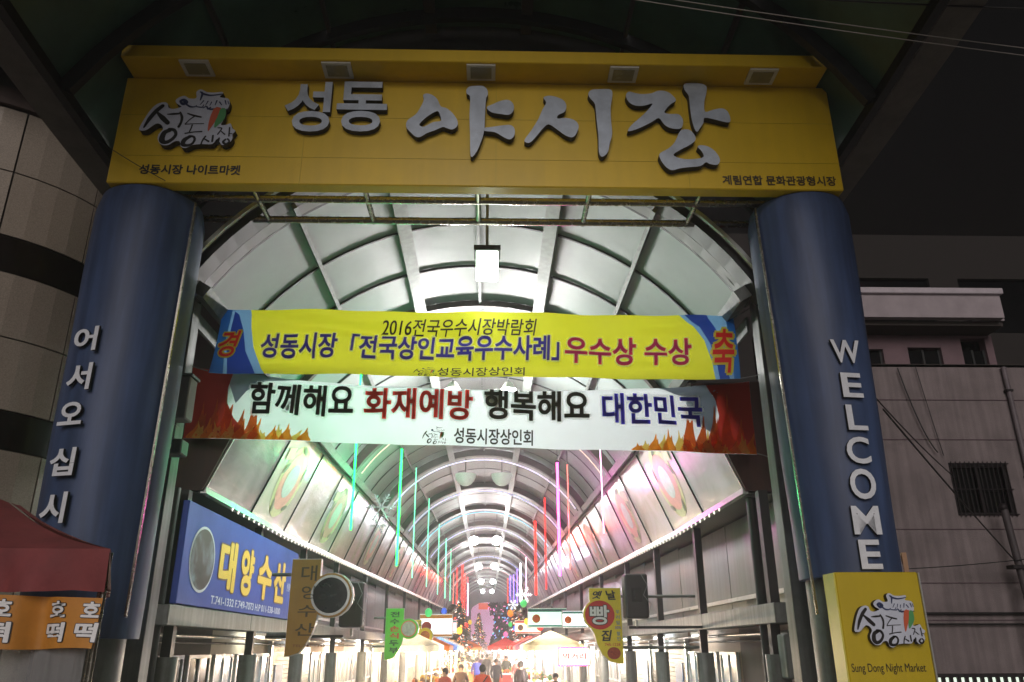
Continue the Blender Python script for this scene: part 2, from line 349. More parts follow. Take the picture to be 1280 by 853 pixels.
LOGO_PLATE = [(-0.2, -0.113), (-0.161, 0.021), (-0.11, 0.145), (-0.051, 0.226), (0.026, 0.256), (0.075, 0.235), (0.093, 0.179), (0.152, 0.162), (0.21, 0.181), (0.238, 0.2), (0.181, 0.237), (0.159, 0.286), (0.198, 0.331), (0.257, 0.35), (0.313, 0.314), (0.394, 0.321), (0.383, 0.403), (0.418, 0.444), (0.461, 0.436), (0.506, 0.408), (0.598, 0.404), (0.685, 0.414), (0.694, 0.383), (0.668, 0.339), (0.763, 0.321), (0.791, 0.259), (0.78, 0.184), (0.744, 0.147), (0.749, 0.024), (0.728, -0.05), (0.788, -0.049), (0.836, -0.03), (0.865, -0.097), (0.904, -0.132), (0.875, -0.181), (0.882, -0.241), (0.849, -0.302), (0.772, -0.327), (0.712, -0.244), (0.661, -0.316), (0.541, -0.318), (0.443, -0.332), (0.369, -0.374), (0.312, -0.357), (0.287, -0.286), (0.227, -0.287), (0.165, -0.336), (0.084, -0.331), (0.036, -0.266), (0.033, -0.194), (0.072, -0.121), (0.043, -0.061), (-0.01, -0.044), (-0.063, -0.087), (-0.116, -0.136), (-0.175, -0.143)]
LOGO_STROKES = [
 ([(0.025, 0.206), (-0.039, 0.131), (-0.102, 0.02), (-0.148, -0.103)],[0.0228, 0.0269, 0.0248, 0.0103],'k'),
 ([(-0.025, 0.107), (0.046, 0.034), (0.118, -0.038)],[0.0124, 0.031, 0.0269],'k'),
 ([(0.094, 0.084), (0.159, 0.089), (0.229, 0.096)],[0.0062, 0.0145, 0.0124],'k'),
 ([(0.236, 0.117), (0.266, 0.05), (0.267, -0.023), (0.248, -0.09)],[0.0103, 0.0165, 0.0145, 0.0165],'k'),
 ([(0.162, -0.134), (0.098, -0.171), (0.082, -0.267), (0.127, -0.303), (0.192, -0.266), (0.231, -0.193), (0.202, -0.133), (0.14, -0.122)],[0.0228, 0.029, 0.0352, 0.0248, 0.0207, 0.0186, 0.0207, 0.0186],'k'),
 ([(0.325, 0.1), (0.405, 0.071), (0.488, 0.051)],[0.0083, 0.0124, 0.0103],'k'),
 ([(0.416, 0.065), (0.362, 0.015), (0.316, -0.049)],[0.0083, 0.0072, 0.0062],'k'),
 ([(0.316, -0.052), (0.41, -0.043), (0.531, -0.039)],[0.0062, 0.0052, 0.0052],'k'),
 ([(0.4, -0.058), (0.394, -0.106), (0.38, -0.152)],[0.0083, 0.0083, 0.0083],'k'),
 ([(0.334, -0.177), (0.426, -0.157), (0.523, -0.148)],[0.0093, 0.0072, 0.0083],'k'),
 ([(0.404, -0.215), (0.341, -0.264), (0.329, -0.323), (0.372, -0.341), (0.429, -0.322), (0.455, -0.262), (0.435, -0.22), (0.384, -0.213)],[0.0165, 0.0269, 0.0269, 0.0186, 0.0145, 0.0145, 0.0145, 0.0124],'k'),
 ([(0.574, -0.212), (0.55, -0.26), (0.534, -0.326)],[0.0103, 0.0093, 0.0083],'k'),
 ([(0.564, -0.248), (0.618, -0.283)],[0.0072, 0.0124],'k'),
 ([(0.657, -0.199), (0.658, -0.283)],[0.0103, 0.0124],'k'),
 ([(0.699, -0.095), (0.745, -0.103), (0.706, -0.186)],[0.0062, 0.0083, 0.0062],'k'),
 ([(0.745, -0.143), (0.791, -0.185)],[0.0062, 0.0083],'k'),
 ([(0.834, -0.087), (0.839, -0.208)],[0.0083, 0.0093],'k'),
 ([(0.839, -0.172), (0.875, -0.174)],[0.0052, 0.0052],'k'),
 ([(0.809, -0.25), (0.784, -0.287), (0.817, -0.316), (0.853, -0.28), (0.828, -0.244)],[0.0103, 0.0145, 0.0145, 0.0103, 0.0103],'k'),
 ([(0.732, -0.234), (0.718, -0.318)],[0.0103, 0.0186],'k'),
 ([(0.214, 0.272), (0.253, 0.285), (0.288, 0.254), (0.25, 0.235), (0.215, 0.265)],[0.0124, 0.0228, 0.0248, 0.0207, 0.0103],'b'),
 ([(0.291, 0.229), (0.337, 0.197), (0.388, 0.194), (0.416, 0.213)],[0.0103, 0.0124, 0.0083, 0.0052],'b'),
 ([(0.408, 0.198), (0.48, 0.189), (0.495, 0.227)],[0.0052, 0.0083, 0.0041],'b'),
 ([(0.492, 0.177), (0.529, 0.202), (0.554, 0.166), (0.581, 0.191)],[0.0052, 0.0083, 0.0124, 0.0083],'b'),
 ([(0.575, 0.16), (0.666, 0.167), (0.708, 0.156), (0.788, 0.169)],[0.0124, 0.0124, 0.0083, 0.0041],'b'),
 ([(0.43, 0.407), (0.459, 0.382), (0.446, 0.288)],[0.0083, 0.0145, 0.0062],'b'),
 ([(0.459, 0.382), (0.559, 0.359), (0.69, 0.38)],[0.0145, 0.0103, 0.0052],'b'),
 ([(0.455, 0.226), (0.488, 0.282)],[0.0041, 0.0072],'b'),
 ([(0.517, 0.215), (0.539, 0.277)],[0.0041, 0.0072],'b'),
 ([(0.568, 0.215), (0.582, 0.265)],[0.0041, 0.0072],'b'),
 ([(0.628, 0.223), (0.641, 0.285)],[0.0052, 0.0093],'b'),
 ([(0.673, 0.267), (0.704, 0.224)],[0.0083, 0.0062],'b'),
 ([(0.737, 0.287), (0.755, 0.231)],[0.0083, 0.0052],'b'),
 ([(0.769, 0.281), (0.784, 0.238)],[0.0052, 0.0041],'b'),
 ([(0.667, 0.155), (0.639, 0.056), (0.612, -0.042), (0.594, -0.139)],[0.0517, 0.0476, 0.029, 0.0041],'r'),
 ([(0.728, 0.156), (0.72, 0.057), (0.689, -0.017), (0.663, -0.09)],[0.0352, 0.0455, 0.0352, 0.0062],'g'),
]
def logo(parent, cx, cz, sx, sz, y, depth=.09, plate=True, under=None):
    """the market's brush logo: white cut-out plate on a dark core, with ink strokes"""
    T = lambda p: (cx+(p[0]-.352)*sx, cz+(p[1]-.035)*sz)
    P = parent
    if plate:
        pl = smooth_closed([T(p) for p in LOGO_PLATE], 3)
        k = MB().prism(pl, y-depth, y, mi=0, mis=1).build('logo_plate', [M['plate'], M['lside']], parent); P = k
    yy = (y-depth-.003) if plate else y
    idx = {'k': 0, 'b': 1, 'r': 2, 'g': 3}; mb = MB(); q = 0
    for pts, ws, c in LOGO_STROKES:
        q += .00006
        stroke(mb, [T(p) for p in pts], [w*sz for w in ws], yy-q, idx[c], 5)
    r = mb.build('brush_strokes', [M['inkk'], M['inkb'], M['inkr'], M['inkg']], P, loc=(0, 0, 0) if plate else None)
    return P
logo(gate, -3.52, 7.875, 1, 1, 7.956)

# pillars (half round shells of blue vinyl on a steel core)
def pillar(cx, cy, r0, r1, z0, z1, label=None):
    mb = MB(); n = 40; rings = 24; vs = []; fs = []
    for j in range(rings+1):
        t = j/rings; z = z0+(z1-z0)*t; r = r0+(r1-r0)*t
        if t > .985: r *= .93
        for k in range(n):
            a = 2*math.pi*k/n; rr = r*(1+.012*math.sin(5*a+7*t)*math.sin(9*t+a))
            vs.append((cx+rr*math.cos(a), cy+rr*math.sin(a), z))
    for j in range(rings):
        for k in range(n): fs.append((j*n+k, j*n+(k+1) % n, (j+1)*n+(k+1) % n, (j+1)*n+k))
    mb.add(vs, fs, 0, True); mb.add(vs[-n:], [tuple(range(n))]); mb.add(vs[:n], [tuple(range(n))[::-1]])
    p = mb.build('pillar', M['blue'], gate)
    if label: p['label'] = label
    MB().cyl(cx, cy, z1-.005, z1+.035, r1*.9, n=32).build('cap', M['darksteel'], p, loc=(0, 0, 0))
    MB().cyl(cx, cy+.12, 0, z0+.02, .40, n=32).build('core', M['greysteel'], p, loc=(0, 0, 0))
    return p
pL = pillar(-4.05, 8.52, .56, .60, 2.2, 7.04, 'blue pillar with raised Korean welcome lettering')
pR = pillar(3.74, 8.52, .50, .60, 2.75, 7.04, 'blue pillar with raised letters WELCOME')
# stainless trim strips down the inner side of each pillar shell
for p, x0, x1, y in ((pL, -3.52, -3.47, 8.30), (pR, 3.26, 3.16, 8.30)):
    MB().bar((x0, y, 2.4), (x1, y, 7.0), .035, .02).build('trim_strip', M['steel'], p, loc=(0, 0, 0))
def on_pillar(ch, p, cx, cy, r, x, z, w, h, off=.028, m=mat('letter_pale_silver', '#dfe3e8', .4, metal=.05, var=.08, scale=9)):
    """a flat cut letter standing on the curved shell, turned to the surface at x"""
    a = math.asin(max(-1, min(1, (x-cx)/r))); y = cy-math.cos(a)*r
    mb = fit(ch, -w/2, w/2, -h/2, h/2, 0, off=off, ext=.03, side=True)
    ca, sa = math.cos(a), math.sin(a); mb.v = [(x+vx*ca-vy*sa+0, y-.012+vx*sa+vy*ca, z+vz) for vx, vy, vz in mb.v]
    return mb.build('letter', [m, M['lside']], p, loc=(0, 0, 0))
for ch, z, h in (('어', 5.135, .27), ('서', 4.72, .29), ('오', 4.33, .24), ('십', 3.835, .28), ('시', 3.385, .30)):
    on_pillar(ch, pL, -4.05, 8.52, .59, -4.21-(.01 if h < .28 else 0), z, .29, h)
for ch, z, w, h, x in (('W', 5.05, .33, .26, 3.80), ('E', 4.675, .23, .27, 3.81), ('L', 4.325, .22, .27, 3.81), ('C', 3.98, .25, .28, 3.775), ('O', 3.635, .27, .31, 3.77), ('M', 3.275, .28, .28, 3.75), ('E', 2.945, .21, .28, 3.74)):
    on_pillar(ch, pR, 3.74, 8.52, .50+.10*(z-2.75)/4.29, x, z, w, h, off=.02)
# the yellow box round the foot of the right pillar
bx = MB().box(3.30, 4.10, 7.84, 8.10, 0, 2.765, c=.01).build('pillar_base_box', M['yellow2'], gate)
MB().box(3.285, 3.299, 7.845, 8.095, .01, 2.76).build('edge_strip', mat('yellow_edge_bright', '#d9cf5a', .35, var=.05), bx, loc=(0, 0, 0))
MB().box(4.101, 4.115, 7.832, 7.88, .01, 2.76).build('edge_strip', M['alu'], bx, loc=(0, 0, 0))
logo(bx, 3.715, 2.33, .60, .58, 7.839, .06)
for o in bx.children:
    if o.name.startswith('logo_plate'): o.location = (0, 0, 0)
fit('Sung Dong Night Market', 3.33, 4.02, 1.86, 1.955, 7.834, off=.0).build('lettering', M['black'], bx, loc=(0, 0, 0))
# ladder of pipes that ties the sign back to the arcade
for y, z in ((8.45, 7.16), (8.95, 7.16)):
    MB().tube([(-4.0, y, z), (3.7, y, z-.0)], .045, 10).build('pipe', M['steel'], gate)
for x in (-2.80, -1.49, -.16, 1.17, 2.50, -3.9, 3.5):
    MB().tube([(x, 8.10, 7.15), (x, 9.0, 7.16)], .034, 8).build('rung_pipe', M['steel'], gate)
for x in (-3.9, 3.58):
    MB().box(x-.13, x+.13, 9.45, 9.70, 0, 6.55, c=.008).build('rear_post', M['greysteel'], gate)

# ================================================================ vault roof of the arcade
roof = thing('arcade_roof', 'long barrel vault roof of pale panels and ribs over the market street', 'roof', (XC, 9.2, 0))
RR, ZC = 4.1, 4.2
def vp(x, y, dr=0): a = math.asin(x/RR); return (XC+(RR+dr)*math.sin(a), y, ZC+rise(y)+(RR+dr)*math.cos(a))
poly = corrugated('polycarbonate_panel', '#8fa69c', .42, .35, strength=.12)
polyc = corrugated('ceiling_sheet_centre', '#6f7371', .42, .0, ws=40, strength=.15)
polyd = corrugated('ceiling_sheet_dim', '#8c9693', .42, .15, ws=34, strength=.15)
edges = [-3.5, -2.4, -1.15, 1.15, 2.4, 3.5]
def panel_mesh(i, L, m, name):
    x0, x1 = edges[i], edges[i+1]; n = 8; mb = MB(); vs = []
    g_ = .012
    for y in (g_, L-g_):
        for d in (0, .012):
            for k in range(n+1):
                x = x0+.01+(x1-x0-.02)*k/n; a = math.asin(x/RR)
                vs.append(((RR+d)*math.sin(a), y, (RR+d)*math.cos(a)-RR))
    N = n+1; fs = []; fb = [(k, k+1, 2*N+k+1, 2*N+k) for k in range(n)]
    for k in range(n): fs += [(N+k, 3*N+k, 3*N+k+1, N+k+1), (k, N+k, N+k+1, k+1), (2*N+k, 2*N+k+1, 3*N+k+1, 3*N+k)]
    mb.add(vs, fb, 0, True); mb.add(vs, fs, 0, False); return mb.mesh(name, m)
BAY = 1.5; Y0 = 9.5; nb = 79
pm = {(i, k): panel_mesh(i, BAY, m, 'roof_panel') for i in range(5) for k, m in (('n', poly), ('c', polyc), ('d', polyd))}
far = MB()
for j in range(0, nb):
    y = Y0+j*BAY
    for i in range(5):
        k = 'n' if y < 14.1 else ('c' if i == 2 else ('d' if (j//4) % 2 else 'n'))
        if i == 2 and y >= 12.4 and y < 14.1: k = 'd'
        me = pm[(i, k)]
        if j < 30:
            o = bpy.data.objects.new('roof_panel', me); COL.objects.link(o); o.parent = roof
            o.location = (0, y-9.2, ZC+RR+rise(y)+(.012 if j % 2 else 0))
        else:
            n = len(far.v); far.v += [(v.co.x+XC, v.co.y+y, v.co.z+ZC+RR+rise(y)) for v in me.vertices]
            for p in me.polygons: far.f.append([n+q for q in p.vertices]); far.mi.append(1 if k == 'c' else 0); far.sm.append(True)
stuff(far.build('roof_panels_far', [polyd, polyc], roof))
def arc(mb, y, r, w, h, x0=-3.55, x1=3.55, n=28, mi=0):     # arched rib, w along Y, h radial, hanging inward
    vs = []; a0, a1 = math.asin(x0/RR), math.asin(x1/RR)
    for k in range(n+1):
        a = a0+(a1-a0)*k/n
        for rr, yy in ((r, -w/2), (r, w/2), (r-h, w/2), (r-h, -w/2)):
            vs.append((XC+rr*math.sin(a), y+yy, ZC+rise(y)+rr*math.cos(a)))
    fs = [(4*k+q, 4*k+(q+1) % 4, 4*k+4+(q+1) % 4, 4*k+4+q) for k in range(n) for q in range(4)]+[(0, 1, 2, 3), tuple(4*n+q for q in (3, 2, 1, 0))]
    mb.add(vs, fs, mi); return mb
for j in range(0, nb):                                       # seam bars between panels
    y = Y0+j*BAY
    if y < 60: arc(MB(), y, RR-.002, .035, .03, n=24).build('seam_bar', M['darksteel'], roof)
ribs = [14.0+6.5*k for k in range(17)]
for k, y in enumerate(ribs): arc(MB(), y, RR-.034, .22 if k else .12, .22 if k else .1).build('rib', M['rib'], roof)
arc(MB(), 9.05, RR+.04, .30, .10, -3.6, 3.6).build('front_rib', M['darksteel'], roof)
arc(MB(), 9.35, RR+.02, .22, .06, -3.55, 3.55).build('front_rib', mat('rib_grey', '#5c5b57', .5, var=.15), roof)
arc(MB(), 8.80, RR+.06, .05, .05, -3.6, 3.6).build('front_rib', M['alu'], roof)
def purlin(x, w, h, m, name, y1=126):
    mb = MB(); a = math.asin(x/RR); N = 14; vs = []
    ys = [9.1, 18]+[18+(y1-18)*k/6 for k in range(1, 7)]
    for y in ys:
        for u_, d in ((-w/2, -.036), (w/2, -.036), (w/2, -.036-h), (-w/2, -.036-h)):
            r = RR+d; vs.append((XC+r*math.sin(a)+u_*math.cos(a), y, ZC+rise(y)+r*math.cos(a)-u_*math.sin(a)))
    n = len(ys)-1; fs = [(4*k+q, 4*k+(q+1) % 4, 4*k+4+(q+1) % 4, 4*k+4+q) for k in range(n) for q in range(4)]+[(0, 1, 2, 3), tuple(4*n+q for q in (3, 2, 1, 0))]
    mb.add(vs, fs); return mb.build(name, m, roof)
purlin(-1.15, .20, .24, M['beam'], 'beam'); purlin(1.15, .20, .24, M['beam'], 'beam')
purlin(-2.4, .06, .10, M['greysteel'], 'purlin'); purlin(2.4, .06, .10, M['greysteel'], 'purlin'); purlin(0, .05, .06, M['greysteel'], 'purlin')
for s in (-1, 1):
    purlin(s*3.5, .16, .2, M['greysteel'], 'eave_beam')
    for y in (9.75,):                                   # perforated bracket plates at the eaves
        x = XC+s*3.62
        MB().box(x-.02, x+.02, y, y+1.1, 6.0, 6.20).build('perforated_bracket', M['greysteel'], roof)

# LED rope arches under the ribs
for k, (y, c, hexc) in enumerate(((20.4, 5, '#ffd9c8'), (26.8, 9, '#dfe0ff'), (33.3, 12, '#c9ccff'), (39.8, 10, '#8fdcff'), (46.3, 9, '#c8c8ff'), (52.8, 8, '#ffd0e8'), (65.8, 9, '#b8c8ff'), (78.8, 8, '#ffc0c0'))):
    m = mat('led_rope_%s' % ['peach', 'white', 'violet', 'cyan', 'lilac', 'rose', 'ice', 'salmon'][k], hexc, .4, var=0, emit=c*.10, ecol=hexc)
    mb = MB(); pts = []
    for q in range(41):
        x = -3.42+6.84*q/40; a = math.asin(x/RR); r = RR-.42; pts.append((XC+r*math.sin(a), y, ZC+rise(y)+r*math.cos(a)))
    mb.tube(pts, .022 if k else .014, 6)
    tag(mb.build('light_arch', m), ['faint peach light rope arched under the first dark rib', 'bright white light rope arch, the nearest bright one under the vault', 'violet white light rope arch just behind the nearest bright one', 'cyan light rope arch, lowest of the near arches', 'lilac light rope arch behind the cyan one', 'rose light rope arch far down the vault', 'ice blue light rope arch far down the vault', 'salmon light rope arch near the far end of the vault'][k], 'light rope', 'light ropes arched under the vault')

# ================================================================ the two slanting canopies above the shops
pv = []
def pastel(name, c1, c2, c3, sc=.8):
    m = bpy.data.materials.new(name); m.use_nodes = True; t = m.node_tree; b_ = t.nodes['Principled BSDF']; b_.inputs['Roughness'].default_value = .6 if name == 'fish_photo' else .22
    b_.inputs['Specular IOR Level'].default_value = .6
    tc = t.nodes.new('ShaderNodeTexCoord'); n = t.nodes.new('ShaderNodeTexNoise'); n.inputs['Scale'].default_value = sc; n.inputs['Detail'].default_value = 5; n.inputs['Distortion'].default_value = .8
    t.links.new(tc.outputs['Object'], n.inputs[0]); r = t.nodes.new('ShaderNodeValToRGB'); r.color_ramp.elements[0].position = .32; r.color_ramp.elements[1].position = .68
    r.color_ramp.elements[0].color = lin(c1); r.color_ramp.elements[1].color = lin(c3); e = r.color_ramp.elements.new(.5); e.color = lin(c2)
    t.links.new(n.outputs[0], r.inputs[0]); t.links.new(r.outputs[0], b_.inputs['Base Color'])
    n2 = t.nodes.new('ShaderNodeTexNoise'); n2.inputs['Scale'].default_value = 3; bp = t.nodes.new('ShaderNodeBump'); bp.inputs['Strength'].default_value = .35; bp.inputs['Distance'].default_value = .03
    mp = t.nodes.new('ShaderNodeMapping'); mp.inputs['Scale'].default_value = (1, .35, 1.6); t.links.new(tc.outputs['Object'], mp.inputs[0]); t.links.new(mp.outputs[0], n2.inputs[0])
    t.links.new(n2.outputs[0], bp.inputs['Height']); t.links.new(bp.outputs[0], b_.inputs['Normal']); return m
PAST = [pastel('print_mauve', '#6d626b', '#8a7f86', '#a89aa2'), pastel('print_mint', '#9aa79a', '#b7b9a9', '#c9b9c0'), pastel('print_cream', '#b3b0a0', '#c7c2b6', '#d6cfd2'), pastel('print_grey', '#8f9791', '#a4aca6', '#b9bfc0')]
FH0, FZ0, FH1, FZ1 = 4.28, 4.45, 3.52, 6.2
def canopy(s):
    side = 'left' if s < 0 else 'right'
    c = thing('shop_canopy', 'slanting canopy of printed pastel panels along the %s side of the arcade' % side, 'canopy', (XC+s*4.28, 12.7, 0), group='canopies above the shops')
    P = 2.55
    k = 0; y = 12.7
    while y < 126:
        y2 = y+P-.03; r0, r1 = rise(y), rise(y2)
        a = (XC+s*FH0, y, FZ0+r0); b_ = (XC+s*FH0, y2, FZ0+r1); c_ = (XC+s*FH1, y2, FZ1+r1); d = (XC+s*FH1, y, FZ1+r0)
        t_ = .03*s
        mb = MB(); mb.add([a, b_, c_, d]+[(q[0]+t_, q[1], q[2]-.015) for q in (a, b_, c_, d)], [(0, 1, 2, 3), (7, 6, 5, 4), (0, 4, 5, 1), (1, 5, 6, 2), (2, 6, 7, 3), (3, 7, 4, 0)])
        idx = [0, 1, 2, 3, 2, 1, 3][k % 7] if s < 0 else [3, 1, 2, 2, 3, 1][k % 6]
        o = mb.build('printed_panel', PAST[idx], c)
        # joint trim
        MB().bar((XC+s*(FH0-.012), y-.015, FZ0+r0), (XC+s*(FH1-.012), y-.015, FZ1+r0), .03, .03).build('joint_trim', M['darksteel' if k else 'alu'], c)
        if k in (1, 3, 6, 9):                                # round printed emblem with leaves
            def on(u, v, d=.006):                            # u along Y from panel middle, v up the slope from middle
                yy = y+P/2+u; tv = .5+v/1.91; rr = rise(yy)
                return (XC+s*(FH0+(FH1-FH0)*tv)-s*d*.92, yy, FZ0+(FZ1-FZ0)*tv+rr-d*.4)
            for (rx, rz, m_, dd) in ((.78, .78, mat('emblem_lime', '#b9c58e', .35, var=.15), .006), (.62, .62, mat('emblem_peach', '#cf9f8d', .35, var=.15), .010), (.36, .36, mat('emblem_aqua', '#a9c9bb', .35, var=.15), .014)):
                mb = MB(); e = ellipse(0, 0, rx, rz, 28); mb.add([on(u, v, dd) for u, v in e], [tuple(range(28))]); mb.build('emblem_disc', m_, c)
            for q in range(5):
                an = q*2*math.pi/5+.4; cu, cv_ = .68*math.cos(an), .68*math.sin(an)
                e = ellipse(cu, cv_, .16, .055, 12, an+1.2); mb = MB(); mb.add([on(u, v, .018) for u, v in e], [tuple(range(12))]); mb.build('emblem_leaf', mat('emblem_leaf', '#62775a', .4, var=.1), c)
            mb = MB(); mb.add([on(u, v, .018) for u, v in ((-1.0, .25), (-.62, .35), (-.66, .6), (-1.04, .5))], [(0, 1, 2, 3)]); mb.build('emblem_tab', mat('emblem_cream', '#cfc9a4', .4, var=.1), c)
        k += 1; y += P
    # lower rail with its frill of small lamps, upper rail
    for h, z, nm, w_ in ((FH0, FZ0, 'lower_rail', .09), (FH1, FZ1+.02, 'upper_rail', .06)):
        MB().bar((XC+s*h, 12.66, z-.02), (XC+s*h, 18, z-.02), w_).build(nm, M['alu'], c)
        MB().bar((XC+s*h, 18, z-.02), (XC+s*h, 126, z-.02+rise(126)), w_).build(nm, M['alu'], c)
    mb = MB(); y = 12.75; q = 0
    while y < 110:
        z = FZ0-.085+rise(y); x = XC+s*(FH0-.01); st = .115 if y < 40 else .3
        mb.add([(x, y, z+.06), (x, y+st*.8, z+.06), (x, y+st*.4, z-.03), (x-s*.03, y+st*.4, z+.03)], [(0, 1, 2), (0, 1, 3), (0, 3, 2), (1, 2, 3)], 0 if (q % 3 or y < 14) else 1); y += st; q += 1
    stuff(mb.build('lamp_frill', [mat('frill_plastic', '#b9b9ae', .4, var=.1), mat('frill_lit', '#fff4e8', .4, var=0, emit=3, ecol='#fff2e6')], c))
    # end board, soffit, back panels
    mb = MB(); e = [(XC+s*FH0, FZ0-.03), (XC+s*(FH1+.03), FZ1), (XC+s*5.12, FZ1+.05), (XC+s*5.12, FZ0-.05)]
    mb.prism(e if s > 0 else e[::-1], 12.60, 12.68); mb.build('end_board', M['brownbox'], c)
    MB().box(XC+s*5.12, XC+s*5.16, 12.62, 126, FZ0-.1, FZ1+.1).build('outer_board', M['darksteel'], c)
    mb = MB(); n = 14
    for i in range(n):
        x0 = XC+s*(FH0+.03+(5.1-FH0-.03)*i/n); x1 = XC+s*(FH0+.03+(5.1-FH0-.03)*(i+.8)/n)
        mb.box(x0, x1, 12.7, 18, FZ0-.06, FZ0-.03)
        z = FZ0-.06; mb.add([(x0, 18, z), (x1, 18, z), (x1, 126, z+rise(126)), (x0, 126, z+rise(126))], [(0, 1, 2, 3)])
    stuff(mb.build('soffit_slats', mat('soffit_grey', '#5d6360', .35, metal=.3, var=.15, scale=4), c))
    return c
canopy(-1); canopy(1)

# ================================================================ shop fronts under the canopies
ftube = mat('fill_tube', '#ffffff', .4, var=0, emit=200, ecol='#f4fbff'); ftube2 = mat('fill_tube_dim', '#ffffff', .4, var=0, emit=40, ecol='#f4fbff')  # glowing tubes added to brighten the shop fronts
def shop(s, y0, y1, label, wallm, signm=None, dark=False, win=True):
    t = thing('small_shop', label, 'shop', (XC+s*4.6, y0, 0), group='shop fronts along the arcade')
    X = lambda h: XC+s*h
    MB().box(X(5.0), X(5.12), y0, y1, 0, 2.45).build('wall', wallm, t)
    MB().box(X(4.30), X(4.52), y0, y1-.02, 2.42, 2.70, c=.01).build('gutter_beam', M['greysteel'], t)
    MB().box(X(4.52), X(5.1), y0, y1-.02, 2.44, 2.52).build('shelf', M['darksteel'], t)
    n = max(1, round((y1-y0)/2.4)); st = (y1-y0)/n
    for i in range(n):                                       # sheet panels between gutter and soffit
        MB().box(X(4.92), X(4.96), y0+i*st+.02, y0+(i+1)*st-.02, 2.72, 4.36+rise(y0)).build('sheet_panel', M['sheet'], t)
    MB().box(X(4.84), X(4.90), y0, y1-.02, 2.9, 2.97).build('rail', M['alu'], t)
    y = y0+.35
    MB().box(X(4.38), X(4.52), y, y+.16, 2.70, 4.38+rise(y)).build('upper_post', M['darksteel'], t)
    MB().cyl(X(4.42), y+.1, 0, 2.0, .17, n=18).build('column_sleeve', M['greysteel'], t)
    MB().box(X(4.34), X(4.48), y+.03, y+.17, 2.0, 2.42).build('column_neck', M['darksteel'], t)
    MB().tube([(X(4.62), y0, 2.30), (X(4.62), y1-.05, 2.30)], .028, 8).build('pipe', M['alu'], t)
    MB().tube([(X(4.74), y0, 2.20), (X(4.74), y1-.05, 2.20)], .018, 8).build('pipe', M['darksteel'], t)
    if win:
        nw = max(1, round((y1-y0)/1.6)); sw = (y1-y0)/nw
        for i in range(nw):
            a, b_ = y0+i*sw+.12, y0+(i+1)*sw-.12
            f = MB()
            for (p, q, r_, u) in ((a, b_, .95, 1.01), (a, b_, 1.95, 2.01), (a, a+.06, 1.01, 1.95), (b_-.06, b_, 1.01, 1.95), ((a+b_)/2-.03, (a+b_)/2+.03, 1.01, 1.95)): f.box(X(4.93), X(4.99), p, q, r_, u)
            w = f.build('window_frame', M['whiteframe'], t)
            for (p, q) in ((a+.06, (a+b_)/2-.03), ((a+b_)/2+.03, b_-.06)):
                MB().box(X(4.955), X(4.965), p, q, 1.01, 1.95).build('pane', mat('pane_frosted' if not dark else 'pane_dark', '#b7c4c9' if not dark else '#20262a', .15, var=.15), w, loc=(0, 0, 0))
    if not win and not dark:
        n = max(1, round((y1-y0)/2.6)); st = (y1-y0)/n
        for i in range(n):
            mb = MB()
            for q in range(20): mb.box(X(4.94), X(4.985), y0+i*st+.1, y0+(i+1)*st-.1, .06+q*.105, .15+q*.105)
            stuff(mb.build('roller_shutter', M['sheet'] if i % 2 else mat('shutter_beige', '#b5ae9c', .5, metal=.2, var=.12, scale=3), t))
            MB().box(X(4.90), X(5.0), y0+i*st-.05, y0+i*st+.06, 0, 2.3).build('jamb', M['alu'], t)
            if i % 2 == 0: MB().box(X(4.915), X(4.93), y0+i*st+.5, y0+i*st+1.3, 1.1, 1.75).build('poster', mat('poster_'+'abc'[(i//2) % 3], ['#c8452f', '#d8c94a', '#4a82b8'][(i//2+int(y0)) % 3], .5, var=.25, scale=7), t)
    if not dark:
        f = MB().box(X(4.70), X(4.80), (y0+y1)/2-.6, (y0+y1)/2+.6, 2.36, 2.42).build('fill_lamp_bracket', M['lite'], t)  # added fill lamp under the gutter, whitens wall and floor
        MB().tube([(X(4.75), (y0+y1)/2-.58, 2.33), (X(4.75), (y0+y1)/2+.58, 2.33)], .02, 8)  .build('fill_lamp_tube', ftube if y0 > 20.5 else ftube2, f, loc=(0, 0, 0))
    return t
LS = [(12.0, 16.2), (16.2, 20.4), (20.4, 25), (25, 31), (31, 38), (38, 46), (46, 56), (56, 68), (68, 82), (82, 98), (98, 116)]
LN = ['dark shop front with blank wall under the blue Korean sign', 'shop front with white windows between the first columns on the left', 'white shop front behind the brown hanging sign with the round porthole', 'white lit shop front behind the green hanging sign', 'shop front with white windows past the yellow hanging sign on the left', 'glowing shop front at mid street on the left', 'glowing shop front beyond mid street on the left', 'distant lit shop front on the left behind the stalls', 'more distant lit shop front on the left behind the stalls', 'far lit shop front on the left of the lane', 'farthest lit shop front on the left of the lane']
RN = ['dark shop front with bare wall beside the right grey cable box', 'shop front with white framed windows right of the yellow bread sign', 'shop front with white shutters behind the yellow bread sign', 'white lit shop front beside the pink edged lit sign', 'shop front with white windows past the pink edged lit sign', 'glowing shop front at mid street on the right', 'glowing shop front beyond mid street on the right', 'distant lit shop front on the right behind the stalls', 'more distant lit shop front on the right behind the stalls', 'far lit shop front on the right of the lane', 'farthest lit shop front on the right of the lane']
wm = [M['shutter'], mat('wall_cream', '#b9ad8f', .7, var=.15, scale=2), mat('wall_bluegrey', '#8e9aa3', .6, var=.15, scale=2), mat('wall_tan', '#9a8470', .7, var=.15, scale=2)]
for i, (a, b) in enumerate(LS):
    shop(-1, a, b, LN[i], M['darkwall'] if i == 0 else wm[i % 4], dark=i == 0, win=i % 3 != 2)
    shop(1, a, b, RN[i], mat('brown_wall', '#5a4d4a', .8, var=.2, scale=2, bump=.2) if i == 0 else wm[(i+2) % 4], dark=i == 0, win=i % 3 == 1)

